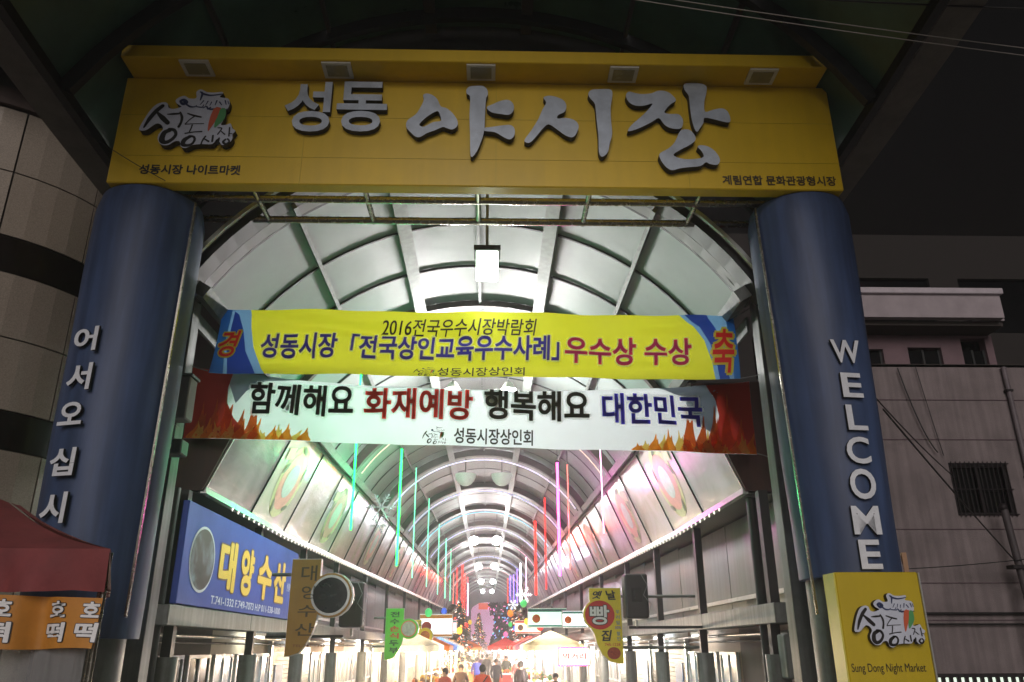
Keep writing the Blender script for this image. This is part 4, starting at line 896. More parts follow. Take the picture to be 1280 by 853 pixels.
G = [(-2.42, 14.3, 4.04, 6.95, 'green', .017, 7, 'thick bright green light tube crossing the white banner, nearest on the left'),
 (-2.45, 22, 4.15, 7.3, 'green', .028, 6, 'bright green light tube, second on the left side'), (-2.45, 26.6, 4.2, 7.75, 'mint', .014, 2.5, 'thin mint light tube just right of the second bright green tube'),
 (-2.45, 32.8, 4.35, 7.8, 'mint', .016, 2.5, 'thin mint light tube, second of the thin ones on the left'), (-2.45, 40, 4.5, 8.0, 'mint', .018, 2.5, 'thin mint light tube, third of the thin ones on the left'),
 (-2.45, 46.8, 4.7, 8.1, 'mint', .024, 3, 'pale mint light tube left of the red group'), (-2.45, 53, 4.9, 8.3, 'mint', .018, 2, 'thin mint light tube, last of the green ones on the left'),
 (-2.45, 58, 4.7, 7.0, 'pinkred', .03, 2.5, 'short salmon light tube, first of the red group on the left'), (-2.45, 64, 5.2, 7.9, 'red', .03, 4, 'red light tube, second of the red group on the left'),
 (-2.3, 72, 4.7, 9.0, 'red', .075, 7, 'thick bright red light tube in the middle of the left red group'), (-2.3, 80, 5.6, 9.2, 'red', .04, 5, 'red light tube right of the thick red one on the left'),
 (-2.3, 90, 6.0, 9.6, 'red', .04, 4, 'far red light tube on the left'), (-1.95, 78, 4.9, 7.8, 'rose', .06, 5, 'pink white light tube right of the left red group'),
 (2.2, 15.6, 4.15, 6.3, 'rose', .010, 2, 'faint rose light tube by the first right canopy panel'), (2.22, 22.6, 4.1, 7.0, 'pinkred', .014, 3, 'thin salmon light tube right of the bright pink tube'),
 (1.95, 22.8, 3.95, 7.1, 'pink', .034, 8, 'thick bright pink light tube on the right'), (2.2, 32, 4.2, 7.7, 'red', .022, 4, 'thin red light tube left of the bright pink tube'),
 (2.2, 39, 4.4, 7.8, 'red', .05, 7, 'thick bright red light tube on the right'), (1.95, 43.5, 4.5, 6.6, 'rose', .02, 2.5, 'thin rose light tube beside the thick red one on the right'),
 (1.9, 50, 4.75, 6.9, 'white', .05, 6, 'bright white light tube on the right'), (1.9, 56, 4.9, 7.1, 'violet', .03, 4, 'violet light tube left of the white one'),
 (1.9, 64, 5.1, 7.4, 'violet', .03, 4, 'second violet light tube left of the white one'), (1.8, 70, 5.2, 7.8, 'violet', .04, 5, 'third violet light tube left of the white one'), (1.8, 80, 5.4, 8.4, 'red', .03, 4, 'far red light tube behind the violet ones on the right')]
for a in G: led(*a)
# snowflake ornaments
def flake(x, y, z, r, lab, m_):
    mb = MB()
    for q in range(6):
        a = q*math.pi/3; d_ = Vector((math.cos(a), 0, math.sin(a))); n_ = Vector((-math.sin(a), 0, math.cos(a))); c0 = Vector((x, y, z))
        mb.bar(c0, c0+d_*r, r*.07)
        for k in (.45, .7):
            for s in (-1, 1): mb.bar(c0+d_*r*k, c0+d_*r*(k+.2)+n_*s*r*.22, r*.05)
        mb.sphere(c0+d_*r, r*.07, seg=6)
    tag(mb.build('snowflake_ornament', m_), lab, 'ornament', 'snowflake ornaments hanging in the arcade')
fs_ = mat('flake_silver', '#b9c0c8', .3, metal=.5, var=.1); fw = mat('flake_lit', '#ffffff', .4, var=0, emit=2)
flake(-2.62, 19.6, 5.3, .34, 'big silver snowflake ornament hanging on the left near the second green tube', fs_); flake(-2.75, 20.3, 4.95, .20, 'small silver snowflake ornament under the big one on the left', fs_)
flake(1.86, 44.5, 4.75, .42, 'white lit snowflake ornament on the right above the stalls', fw); flake(1.5, 52, 4.6, .3, 'smaller white lit snowflake ornament on the right', fw)
for s, x in ((-1, -2.3), (1, 2.1)):
    t = thing('mirror_ball', 'silver mirror ball hanging at the %s end of the lane' % ('left' if s < 0 else 'right'), 'ornament', (x, 55, 4.2), group='mirror balls at the lane end')
    MB().sphere((x, 55, 4.4), .42, seg=16).build('ball', M['steel'], t); MB().tube([(x, 55, 4.8), (x, 55, 8.6)], .012, 5).build('wire', M['cable'], t)

# ================================================================ market lane: stalls, goods, people
rs = random.Random(11)
awc = [('white', '#d8d8d4'), ('red', '#c8302a'), ('orange', '#d9782c'), ('cream', '#d9cfa8'), ('blue', '#3d62b0'), ('pink', '#d79ab0')]
goods = [mat('goods_'+n, h, .6, var=.3, scale=12) for n, h in (('orange', '#d9701f'), ('green', '#4f8a35'), ('red', '#b8322a'), ('cream', '#d8ccaa'), ('brown', '#6a4a30'), ('yellow', '#d9bb35'))]
bulb = mat('bulb_warm', '#fff0d0', .3, var=0, emit=60, ecol='#ffdca0')
def stall(x, y, s, k, lab):
    c = awc[k % len(awc)]
    t = thing('market_stall', lab, 'stall', (x, y, 0), group='stalls along the market lane')
    am = mat('awning_'+c[0], c[1], .7, var=.12, trans=.35)
    L = 2.6; Wd = 1.3
    MB().box(x-Wd/2, x+Wd/2, y, y+L, .72, .80).build('counter', M['alu'], t)
    MB().box(x-Wd/2+.05, x+Wd/2-.05, y+.05, y+L-.05, .1, .718).build('skirt', am, t)
    for dx in (-Wd/2+.04, Wd/2-.04):
        for dy in (.04, L-.04): MB().box(x+dx-.02, x+dx+.02, y+dy-.02, y+dy+.02, 0, 2.25).build('pole', M['alu'], t)
    mb = MB(); q = .35
    mb.add([(x-Wd/2-q, y-q, 2.2), (x+Wd/2+q, y-q, 2.2), (x+Wd/2+q, y+L+q, 2.2), (x-Wd/2-q, y+L+q, 2.2), (x, y+.6, 2.65), (x, y+L-.6, 2.65)], [(0, 1, 4), (1, 2, 5, 4), (2, 3, 5), (3, 0, 4, 5)])
    mb.build('awning', am, t)
    mb = MB()
    for a, b_ in (((x-Wd/2-q, y-q), (x+Wd/2+q, y-q)), ((x+Wd/2+q, y-q), (x+Wd/2+q, y+L+q)), ((x-Wd/2-q, y-q), (x-Wd/2-q, y+L+q))):
        mb.add([(a[0], a[1], 2.2), (b_[0], b_[1], 2.2), (b_[0], b_[1], 2.0), (a[0], a[1], 2.0)], [(0, 1, 2, 3)])
    mb.build('valance', am, t)
    mb = MB()
    for i in range(34):
        px_, py, r = x+rs.uniform(-.55, .55), y+rs.uniform(.1, L-.1), rs.uniform(.05, .12)
        mb.sphere((px_, py, .8+r*.8+rs.uniform(0, .12)), r, rs.randrange(3), seg=6)
    ks = [(k*5+i*7) % 6 for i in range(3)]
    stuff(mb.build('goods', [goods[i] for i in ks], t), 'heaped fruit and snacks')
    for dy in (.6, 1.9):
        MB().sphere((x+s*.3, y+dy, 2.0), .07, seg=8).build('bulb', bulb, t)
    return t
labs = 0
def side(s): return 'left' if s < 0 else 'right'
aw = ['white', 'red', 'orange', 'cream', 'blue', 'pink']
k = 0; ords = ['first', 'second', 'third', 'fourth', 'fifth', 'sixth', 'seventh', 'eighth', 'ninth', 'tenth']
for s in (-1, 1):
    for i in range(9):
        y = 27+i*6.5+(1.5 if s > 0 else 0); x = XC+s*(2.35-.05*i)
        kk = (i*2+(3 if s > 0 else 0)) % 6
        t = stall(x, y, -s, kk, '%s market stall with %s awning on the %s of the lane, counted from the gate' % (ords[i], aw[kk], side(s)))
        if i in (0, 2, 4, 6, 8):
            lamp('stall_light', t, (0, 1.3, 1.85), [800, 0, 1900, 0, 2600, 0, 3200, 0, 3200][i], (1, .72, .45) if s < 0 else (1, .88, .8), .15)
# lit box signs
def litsign(x, y, z, w, h, lab, face, e, edge=None, texts=()):
    t = thing('lit_sign', lab, 'sign', (x, y, z), group='lit box signs over the shops')
    MB().box(x-w/2, x+w/2, y, y+.15, z, z+h, c=.01).build('box', M['alu'], t)
    MB().box(x-w/2+.03, x+w/2-.03, y-.006, y+.01, z+.03, z+h-.03).build('face', mat('lit_face_'+str(e)+face[1:], face, .4, var=0, emit=e, ecol=face), t)
    if w > .9:
        mb = MB(); c_ = mat('sign_frame_'+['teal', 'crimson', 'amber'][int(y) % 3], ['#1f8a80', '#b8283a', '#d89a28'][int(y) % 3], .5, var=.1)
        mb.box(x-w/2+.03, x+w/2-.03, y-.012, y-.007, z+h*.80, z+h-.04); mb.box(x-w/2+.03, x+w/2-.03, y-.012, y-.007, z+.04, z+h*.14); mb.build('colour_band', c_, t)
        mb = MB(); mb.add([(x-w*.28+u, y-.012, z+h*.46+v) for u, v in ellipse(0, 0, h*.22, h*.22, 20)], [tuple(range(20))]); mb.build('picture_disc', goods[int(y) % 6], t)
    if edge:
        mb = MB()
        n = int(w/.07)
        for i in range(n):
            for zz in (z+h-.02, z+.02): mb.sphere((x-w/2+.03+i*.07, y-.02, zz), .02, seg=6)
        stuff(mb.build('edge_lamps', edge, t))
    for (b_, a0, a1, z0, z1, m_) in texts: fit(b_, a0, a1, z0, z1, y-.010, off=.03).build('lettering', m_, t)
litsign(2.20, 22, 1.66, .84, .46, 'white lit sign edged with small magenta lamps near the yellow bread sign', '#fff6ee', 2.2, mat('lamp_magenta', '#ff30a0', .4, var=0, emit=5), [('먹거리', 1.9, 2.5, 1.82, 1.98, rd)])
litsign(-2.35, 38, 2.55, 1.5, 1.0, 'large pale lit sign left of the far stalls', '#eef6ff', 1.3)
litsign(2.5, 36, 2.9, 1.7, .8, 'pale mint lit sign right of the lane', '#c8f5dc', 1.25)
litsign(3.1, 30, 2.75, 1.0, .6, 'white lit sign under the right canopy behind the bread sign', '#ffffff', 2.0)
litsign(-2.6, 48, 2.9, 1.6, .7, 'pink white lit sign far on the left', '#ffc8dc', 1.3)
litsign(2.4, 52, 2.9, 1.6, .8, 'warm white lit sign far on the right', '#ffe2b8', 1.4)
# far end: pale pink stage arch and dark decorated tower
t = thing('stage_arch', 'pale pink lit arch closing the far end of the lane', 'arch', (XC, 100, 0))
P = [(XC-1.9, .1), (XC-1.9, 6.2)]+[(XC+1.9*math.cos(a), 6.2+1.0*math.sin(a)) for a in [math.pi*(1-q/14) for q in range(1, 14)]]+[(XC+1.9, 6.2), (XC+1.9, .1)]
MB().prism(P, 100, 100.3).build('backdrop', mat('stage_pink', '#d9a8cc', .5, var=.15, scale=.4, emit=.5, ecol='#e8b0dc'), t)
MB().box(XC-1.0, XC+.9, 99.8, 99.99, 6.4, 7.1).build('crest', mat('crest_orange', '#e0572c', .5, var=.1, emit=.8, ecol='#ff5a30'), t)
t = thing('decorated_tower', 'tall dark tower of garlands standing in the middle of the lane', 'tower', (1.0, 70, 0))
mb = MB(); rg = random.Random(5)
vs = []
for i in range(2200):
    h = rg.uniform(0, 1)**.8; z = 1.0+h*4.6; rad = .75+.2*math.sin(h*7)+(.25 if h > .8 else 0); a = rg.uniform(0, 6.28); r = rad*rg.uniform(.5, 1)
    c0 = Vector((1.0+r*math.cos(a), 70+r*math.sin(a), z)); u = Vector((rg.uniform(-1, 1), rg.uniform(-1, 1), rg.uniform(-1, 1))).normalized()*.15; w = u.cross(Vector((rg.uniform(-1, 1), rg.uniform(-1, 1), rg.uniform(-1, 1)))).normalized()*.09
    mb.add([c0-u, c0+w, c0+u, c0-w], [(0, 1, 2, 3)], 0 if i % 17 else 1+i % 2)
stuff(mb.build('garland', [mat('garland_dark', '#3a3133', .7, var=.3), mat('garland_blue', '#60b8ff', .5, var=0, emit=3), mat('garland_pink', '#ff80c0', .5, var=0, emit=3)], t)); MB().cyl(1.0, 70, 0, 5.3, .12, n=10).build('pole', M['darksteel'], t)

def person(x, y, rz, lab, coat, legs, hgt=1.66, hood=False, pose=0, hat=None, bag=False):
    t = thing('person', lab, 'person', (x, y, 0), rz, group='people in the market lane')
    k = hgt/1.7
    J = {'pel': ((0, 0, .92), .155), 'wai': ((0, 0, 1.08), .15), 'che': ((0, 0, 1.30), .175), 'nec': ((0, 0, 1.45), .065), 'hd0': ((0, -.01, 1.55), .075), 'hd1': ((0, -.01, 1.63), .088),
         'shl': ((-.18, 0, 1.38), .075), 'ell': ((-.27, .04, 1.12), .055), 'wrl': ((-.25, -.10, .90), .038), 'hal': ((-.245, -.13, .83), .036),
         'shr': ((.18, 0, 1.38), .075), 'elr': ((.27, .04, 1.12), .055), 'wrr': ((.25, -.10, .90), .038), 'har': ((.245, -.13, .83), .036),
         'hpl': ((-.09, 0, .86), .10), 'knl': ((-.10, -.10*pose, .48), .068), 'anl': ((-.10, .06*pose, .09), .045), 'tol': ((-.10, -.13+.06*pose, .04), .04),
         'hpr': ((.09, 0, .86), .10), 'knr': ((.10, .10*pose, .48), .068), 'anr': ((.10, .20*pose, .09), .045), 'tor': ((.10, .02+.2*pose, .04), .04)}
    E_ = [('pel', 'wai'), ('wai', 'che'), ('che', 'nec'), ('nec', 'hd0'), ('hd0', 'hd1'), ('che', 'shl'), ('shl', 'ell'), ('ell', 'wrl'), ('wrl', 'hal'), ('che', 'shr'), ('shr', 'elr'), ('elr', 'wrr'), ('wrr', 'har'),
          ('pel', 'hpl'), ('hpl', 'knl'), ('knl', 'anl'), ('anl', 'tol'), ('pel', 'hpr'), ('hpr', 'knr'), ('knr', 'anr'), ('anr', 'tor')]
    ks = list(J); me = bpy.data.meshes.new('body'); me.from_pydata([[c*k for c in J[n][0]] for n in ks], [(ks.index(a), ks.index(b_)) for a, b_ in E_], [])
    o = bpy.data.objects.new('body', me); COL.objects.link(o)
    sk_ = o.modifiers.new('s', 'SKIN'); sk_.use_smooth_shade = True; ss = o.modifiers.new('ss', 'SUBSURF'); ss.levels = 1; ss.render_levels = 1
    for i, n in enumerate(ks): r = J[n][1]*k*(1.12 if n in ('pel', 'wai', 'che', 'shl', 'shr', 'ell', 'elr') else 1); me.skin_vertices[0].data[i].radius = (r*(1.15 if n in ('che', 'wai', 'pel') else 1), r); me.skin_vertices[0].data[i].use_root = n == 'pel'
    bpy.context.view_layer.update(); nm = bpy.data.meshes.new_from_object(o.evaluated_get(bpy.context.evaluated_depsgraph_get())); bpy.data.objects.remove(o); bpy.data.meshes.remove(me)
    nm.name = 'body'
    for m_ in (coat, legs, M['skin'], M['black']): nm.materials.append(m_)
    for p in nm.polygons:
        z = p.center.z/k; p.use_smooth = True
        p.material_index = 3 if z < .10 else 1 if (z < .88 and abs(p.center.x) < .2*k) else 2 if (z > 1.47 or (z < .885 and abs(p.center.x) > .2*k)) else 0
    b_ = link('body', nm, t, (0, 0, 0))
    mb = MB()
    for i in (-1, 1):                                        # fingers and thumbs
        for f in range(4): mb.tube([((i*.245+(f-1.5)*.003)*k, (-.16+.02*(f-1.5))*k, .81*k), ((i*.24)*k, (-.165+.02*(f-1.5))*k, (.765-.008*abs(f-1.5))*k), ((i*.23)*k, (-.15+.02*(f-1.5))*k, .735*k)], .009*k, 5)
        mb.tube([((i*.23)*k, -.17*k, .84*k), ((i*.215)*k, -.185*k, .80*k)], .010*k, 5)
    mb.build('fingers', M['skin'], b_, (0, 0, 0))
    hm = hat or M['hair']
    mb = MB().sphere((0, .012*k, 1.635*k), .112*k, seg=14, sc=(1, 1.05, 1.05))
    mb.v = [(x_, (max(y_, -.055*k) if z_ < 1.68*k else y_), z_) for x_, y_, z_ in mb.v]; mb.build('hair' if not hat else 'hood', hm, t, (0, 0, 0))
    mb = MB()
    for i in (-1, 1): mb.sphere((i*.033*k, -.098*k, 1.61*k), .010*k, seg=6)
    mb.build('eyes', M['black'], t, (0, 0, 0)); MB().sphere((0, -.106*k, 1.583*k), .013*k, seg=6, sc=(.8, 1, 1.3)).build('nose', M['skin'], t, (0, 0, 0))
    MB().box(-.022*k, .022*k, -.102*k, -.09*k, 1.552*k, 1.558*k).build('mouth', mat('lips', '#8a4540', .5, var=0), t, (0, 0, 0))
    if bag:
        MB().tube([(-.15*k, .14*k, 1.42*k), (0, .20*k, 1.22*k), (.17*k, .17*k, 1.02*k)], .018, 6).build('strap', M['black'], t, (0, 0, 0)); MB().box(.02, .24, .17, .25, 1.0*k, 1.16*k, c=.02).build('shoulder_bag', M['black'], t, (0, 0, 0))
    return t
C_ = lambda n, h: mat('coat_'+n, h, .7, var=.1, scale=6, bump=.3, bscale=12)
tr = mat('trousers_dark', '#23232a', .8, var=.1); PI = math.pi
person(-.17, 25, PI, 'person in a bright orange jacket with a dark bag strap seen from behind', C_('orange', '#e8502a'), tr, 1.62, pose=.8, bag=True)
person(-.61, 45, PI, 'person in a royal blue coat walking away beside the orange jacket', C_('blue', '#2237a8'), tr, 1.62, pose=-.7)
person(.70, 62, 0, 'person in a white padded jacket with dark red hood pushing a stroller', C_('white', '#cfcfd6'), tr, 1.66, pose=.6, hat=C_('darkred', '#7a2530'))
person(1.15, 31, PI*.7, 'person in a dark coat bending to the goods at the right stalls', C_('plum', '#2e2228'), tr, 1.60, pose=.3)
person(2.02, 26, .1, 'person in a black jacket under the pink edged lit sign', C_('black', '#1c1c20'), tr, 1.36, pose=.2)
person(-.1, 52, PI, 'person in a black coat walking away right of the blue coat', C_('coal', '#1d1b1e'), tr, 1.72, pose=.9)
person(-1.30, 26, -.6, 'person in a coral red jacket standing at the left stalls', C_('coral', '#d8523f'), tr, 1.52, pose=0)
person(1.45, 44, -.4, 'person in a red jacket standing at the right stalls', C_('red', '#c22a22'), tr, 1.6, pose=.1)
def tree(x, y, h, r, sd, lab):
    t = thing('decorated_tree', lab, 'tree', (x, y, 0), group='decorated trees in the lane')
    q = random.Random(sd); MB().tube([(x, y, 0), (x+.05, y, h*.5), (x, y, h)], .1, 8, rs=[.10, .07, .02]).build('trunk', mat('bark', '#3a2c22', .9, var=.2), t)
    mb = MB()
    for i in range(1500):
        u = q.random(); z = h*.22+u*h*.8; rr = r*(1.05-u)*(.5+.5*q.random())*(1+.25*math.sin(u*26)); a = q.uniform(0, 6.28); c0 = Vector((x+rr*math.cos(a), y+rr*math.sin(a), z))
        d = Vector((math.cos(a), math.sin(a), -.5+q.uniform(-.4, .4))).normalized()*.13; w = d.cross(Vector((q.uniform(-1, 1), q.uniform(-1, 1), 1))).normalized()*.05
        mb.add([c0-d, c0+w, c0+d, c0-w], [(0, 1, 2, 3)], 0 if i % 13 else 1+(i//13) % 3)
    stuff(mb.build('crown', [mat('needles', '#4a4a36', .7, var=.3), mat('bauble_gold', '#ffcf80', .5, var=0, emit=4, ecol='#ffb860'), mat('bauble_red', '#ff5030', .4, var=0, emit=2), mat('bauble_white', '#ffffff', .4, var=0, emit=3)], t))
for a in ((-1.75, 50, 4.6, 1.0, 1, 'decorated conifer on the left of the lane in front of the pink arch'), (2.1, 56, 5.0, 1.1, 2, 'decorated conifer on the right of the lane near the white lit sign'), (-2.2, 64, 5.4, 1.2, 3, 'second decorated conifer on the left, farther back'),
          (2.6, 72, 5.4, 1.3, 4, 'second decorated conifer on the right, farther back'), (-.9, 78, 5.0, 1.1, 5, 'decorated conifer just left of the dark garland tower'), (-2.6, 86, 6, 1.4, 6, 'farthest decorated conifer on the left of the lane'), (2.8, 90, 6, 1.4, 7, 'farthest decorated conifer on the right of the lane')): tree(*a)
for i in range(6):
    x = XC+(-1 if i % 2 else 1)*(1.15+.1*i); y = 48+i*7
    stall(x, y, 1 if i % 2 else -1, i+1, '%s stall with %s awning set out in the middle of the lane' % (['small nearest', 'small second', 'small third', 'small fourth', 'small fifth', 'small farthest'][i], aw[(i+1) % 6]))
cl = [('brown coat', '#4a3528'), ('grey padded coat', '#6a6a70'), ('navy coat', '#1f2742'), ('beige coat', '#b5a282'), ('dark green parka', '#2b3a2c'), ('purple jacket', '#5a3a6a'), ('black padded coat', '#19191c'), ('rose jacket', '#b8607a'), ('white knitted coat', '#c9c6bf'), ('olive jacket', '#55522f'), ('light blue jacket', '#7a9ab8'), ('maroon coat', '#5a1f24')]
for i, (nm, hx) in enumerate(cl):
    y = 30+i*4.6; x = [-.95, 1.3, .35, -1.3, 1.0, -.4, .6, 1.2, -1.1, .1, .9, -.7][i]
    person(x, y, [0, PI, .4, PI-.3][i % 4], 'person in a %s %s' % (nm, ['walking away down the lane', 'standing at the right stalls', 'walking toward the gate in the middle', 'looking at the left stalls', 'crossing the lane between stalls', 'strolling in mid lane', 'beside the stroller and white jacket', 'at a stall on the right farther back', 'at a stall on the left farther back', 'far down the middle of the lane', 'far off on the right of the lane', 'farthest off on the left of the lane'][i]), C_(nm.replace(' ', '_'), hx), tr, 1.55+.03*(i % 6), pose=[.8, .1, .7, -.2][i % 4])
g_ = thing('end_wall', 'dark gable wall closing the vault beyond the pink arch', 'wall', (XC, 127, 0))
MB().box(XC-5, XC+5, 127, 127.2, 0, 12).build('wall', mat('end_purple', '#5d4c5c', .8, var=.3, scale=.5), g_)
lc = [('red', '#ff3a28'), ('pink', '#ff78b8'), ('blue', '#4a78ff'), ('yellow', '#ffd040'), ('orange', '#ff8a30'), ('green', '#40d070')]
pos = ['nearest', 'second', 'third', 'fourth', 'fifth', 'sixth', 'seventh', 'eighth', 'ninth', 'farthest']
for i in range(20):
    s_ = -1 if i % 2 else 1; k_ = i//2; y = 38+k_*4.4; x = XC+s_*(2.5-.55*(k_ % 3)); z = 3.0+.3*(i*7 % 5); c = lc[(i*5+k_) % 6]
    t = thing('paper_lantern', '%s %s paper lantern strung over the %s side of the lane' % (pos[k_], c[0], side(s_)), 'lantern', (x, y, z), group='paper lanterns over the lane')
    MB().sphere((x, y, z), .17, seg=10, sc=(1, 1, 1.15)).build('shade', mat('lantern_'+c[0], c[1], .6, var=0, emit=.9, ecol=c[1]), t)
    MB().tube([(x, y, z+.18), (x, y, z+.9)], .012, 4).build('string', M['cable'], t)
t = thing('stroller', 'grey stroller pushed toward the gate in front of the white jacket', 'stroller', (.72, 61, 0))
MB().box(.50, .94, 60.8, 61.4, .45, .85, c=.06).build('seat', mat('stroller_grey', '#6f6f72', .7, var=.2), t)
mb = MB()
for x in (.48, .96): mb.bar((x, 60.7, .1), (x, 61.7, 1.02), .03); mb.bar((x, 61.5, .1), (x, 60.9, .6), .03)
mb.bar((.48, 61.7, 1.02), (.96, 61.7, 1.02), .03); mb.build('frame', M['alu'], t)
for x in (.46, .98):
    for y in (60.7, 61.5): MB().tube([(x-.02, y, .1), (x+.02, y, .1)], .1, 12).build('wheel', M['black'], t)

# ================================================================ over the street: the dark canopy above the gate
cn = thing('street_canopy', 'dark green glazed canopy arching over the street in front of the gate', 'canopy', (XC, 8.7, 0))
EH, EZ, CR = 4.62, 7.95, 5.3
zc = EZ-math.sqrt(CR**2-EH**2)
def cpt(x, y, d=0): a = math.asin(x/CR); return (XC+(CR+d)*math.sin(a), y, zc+(CR+d)*math.cos(a))
ys = [2.6, 4.2, 5.8, 7.4, 9.0, 10.6]
xs_ = [-4.62, -3.3, -2.1, -.7, .7, 2.1, 3.3, 4.62]
for i in range(len(xs_)-1):
    for j in range(len(ys)-1):
        mb = MB(); n = 5; vs = []
        for y in (ys[j]+.02, ys[j+1]-.02):
            for k in range(n+1): vs.append(cpt(xs_[i]+.02+(xs_[i+1]-xs_[i]-.04)*k/n, y))
        mb.add(vs, [(k, k+1, n+2+k, n+1+k) for k in range(n)], 0, True); mb.build('glazing_panel', M['canopyglass'], cn)
for y in ys:
    mb = MB(); vs = []; n = 30
    for k in range(n+1):
        x = -EH+2*EH*k/n
        for d_, yy in ((-.02, -.05), (-.02, .05), (-.20, .05), (-.20, -.05)): p = cpt(x, y+yy, d_); vs.append(p)
    mb.add(vs, [(4*k+q, 4*k+(q+1) % 4, 4*k+4+(q+1) % 4, 4*k+4+q) for k in range(n) for q in range(4)]); mb.build('arch_rib', M['darksteel'], cn)
for x in xs_[1:-1]:
    a, b_ = cpt(x, ys[0], -.06), cpt(x, ys[-1], -.06); MB().bar(a, b_, .05 if abs(x) > 1 else .16, .08).build('purlin', mat('purlin_dim', '#47403e', .6, var=.15), cn)
for s in (-1, 1):
    pl_ = [(XC+s*(4.30+.38*math.sin(q/8*1.5)), 2.6+q, EZ-.02) for q in [0, 1, 2, 3, 4, 5, 6, 7, 8]]
    mb = MB()
    for a, b_ in zip(pl_, pl_[1:]): mb.bar(a, b_, .09, .14)
    mb.build('eave_pipe', M['black'], cn)
    mb = MB()
    for a, b_ in zip(pl_, pl_[1:]): 
        o_ = Vector((s*.30, 0, .06)); mb.bar(Vector(a)+o_, Vector(b_)+o_, .36, .10)
    mb.build('eave_fascia', M['concrete'], cn)
    for y in (3.0, 10.4): MB().box(XC+s*5.15-.1, XC+s*5.15+.1, y-.1, y+.1, 0, EZ).build('post', M['darksteel'], cn)
MB().bar((-2.6, 9.3, 9.95), (1.9, 9.3, 9.95), .12, .2).build('cross_beam', mat('beam_olive', '#56604a', .6, var=.2), cn)
MB().box(-2.55, 1.8, 9.35, 9.5, 10.0, 11.6).build('gable_panel', mat('gable_grey', '#3c3b3a', .6, var=.2), cn)

# ================================================================ left: curved stone building
bl_ = thing('curved_building', 'grey granite clad building with a rounded corner and dark bands left of the gate', 'building', (-7.3, 10.6, 0))
cx, cy, r = -7.3, 10.6, 1.92
rows = [(0, 1.5), (1.5, 3.0), (3.0, 4.32), (4.78, 5.67), (5.67, 6.50), (6.98, 7.87), (7.87, 8.78)]
A0, A1, NA = R(-118), R(10), 4
for z0, z1 in rows:
    for k in range(NA):
        a0, a1 = A0+(A1-A0)*k/NA+.006, A0+(A1-A0)*(k+1)/NA-.006; n = 4; vs = []
        for z in (z0+.01, z1-.01):
            for rr in (r, r-.05):
                for q in range(n+1): a = a0+(a1-a0)*q/n; vs.append((cx+rr*math.cos(a), cy+rr*math.sin(a), z))
        N = n+1; fs = [(q, q+1, 2*N+q+1, 2*N+q) for q in range(n)]+[(N+q, q, 2*N+q, 3*N+q) for q in (0, n)]
        fs = [(q, q+1, 2*N+q+1, 2*N+q) for q in range(n)]+[(q, N+q, N+q+1, q+1) for q in range(n)]+[(2*N+q, 2*N+q+1, 3*N+q+1, 3*N+q) for q in range(n)]+[(0, 2*N, 3*N, N), (n, N+n, 3*N+n, 2*N+n)]
        MB().add(vs, fs, 0, False).build('stone_panel', M['stone'], bl_)
MB().cyl(cx, cy, 0, 9.6, r-.03, n=64).build('backing_wall', M['joint'], bl_)
for z0, z1 in ((4.33, 4.77), (6.51, 6.97)): MB().cyl(cx, cy, z0, z1, r-.012, n=64).build('dark_band', M['stonedark'], bl_)
MB().cyl(cx, cy, 8.80, 9.05, r+.06, n=64).build('cornice', mat('cornice_brown', '#4a3b36', .7, var=.2), bl_)
MB().box(-12.5, -7.9, 8.62, 8.85, 0, 9.6).build('side_wall', M['stone'], bl_)
MB().box(-12.5, -9.1, 9.0, 18, 0, 12).build('rear_block', M['darkwall'], bl_)
w = MB()
for a, b_, c_, d in ((-7.9, -6.62, 8.70, 8.76), (-7.9, -6.62, 7.0, 7.06), (-6.68, -6.62, 7.06, 8.70), (-7.9, -7.84, 7.06, 8.70)): w.box(a, b_, 8.50, 8.62, c_, d)
wf = w.build('window_frame', M['darksteel'], bl_); MB().box(-7.84, -6.68, 8.55, 8.58, 7.06, 8.70).build('pane', M['glassg'], wf, loc=(0, 0, 0))
t = thing('wall_sign', 'dark blue box sign high on the stone building at the left edge', 'sign', (-6.7, 8.3, 9.2))
MB().box(-8.2, -6.05, 8.0, 8.6, 9.15, 10.2, c=.03).build('box', mat('sign_navy', '#20264f', .5, var=.15), t); MB().box(-6.05, -6.0, 7.98, 8.62, 9.13, 10.22).build('edge', M['alu'], t)

# ================================================================ bottom left: snack stall with maroon awning
t = thing('snack_stall', 'pancake stall with a maroon awning and orange valance in front of the left pillar', 'stall', (-4.2, 5.9, 0))
def lerp(a, b_, t_): return tuple(a[i]+(b_[i]-a[i])*t_ for i in range(3))
TL0, TR0 = (-5.9, 6.0, 2.62), (-2.70, 6.0, 2.62)             # front edge of the top cloth
R0, R1 = (-5.2, 6.9, 3.62), (-4.3, 6.9, 3.30)
nu, nv = 40, 12
def cloth(P00, P10, P01, P11, fn, name, m_, nu=40, nv=12):
    vs = []
    for j in range(nv+1):
        for i in range(nu+1): p = lerp(lerp(P00, P10, i/nu), lerp(P01, P11, i/nu), j/nv); vs.append(fn(p, i/nu, j/nv))
    return MB().add(vs, [(j*(nu+1)+i, j*(nu+1)+i+1, (j+1)*(nu+1)+i+1, (j+1)*(nu+1)+i) for j in range(nv) for i in range(nu)], 0, True).build(name, m_, t)
wob = lambda p, u, v: (p[0], p[1]+.015*math.sin(9*u+2*v), p[2]+.02*math.sin(11*u)*math.sin(3*v)-.05*math.sin(math.pi*v))
cloth((-5.9, 6.0, 2.80), (-2.73, 6.0, 2.78), (-5.4, 7.0, 3.75), (-4.1, 7.0, 3.28), wob, 'awning_top', M['maroon'])
cloth((-2.73, 6.0, 2.78), (-3.25, 7.2, 2.80), (-4.1, 7.0, 3.28), (-4.1, 7.2, 3.28), wob, 'awning_side', M['maroon'], 20, 8)
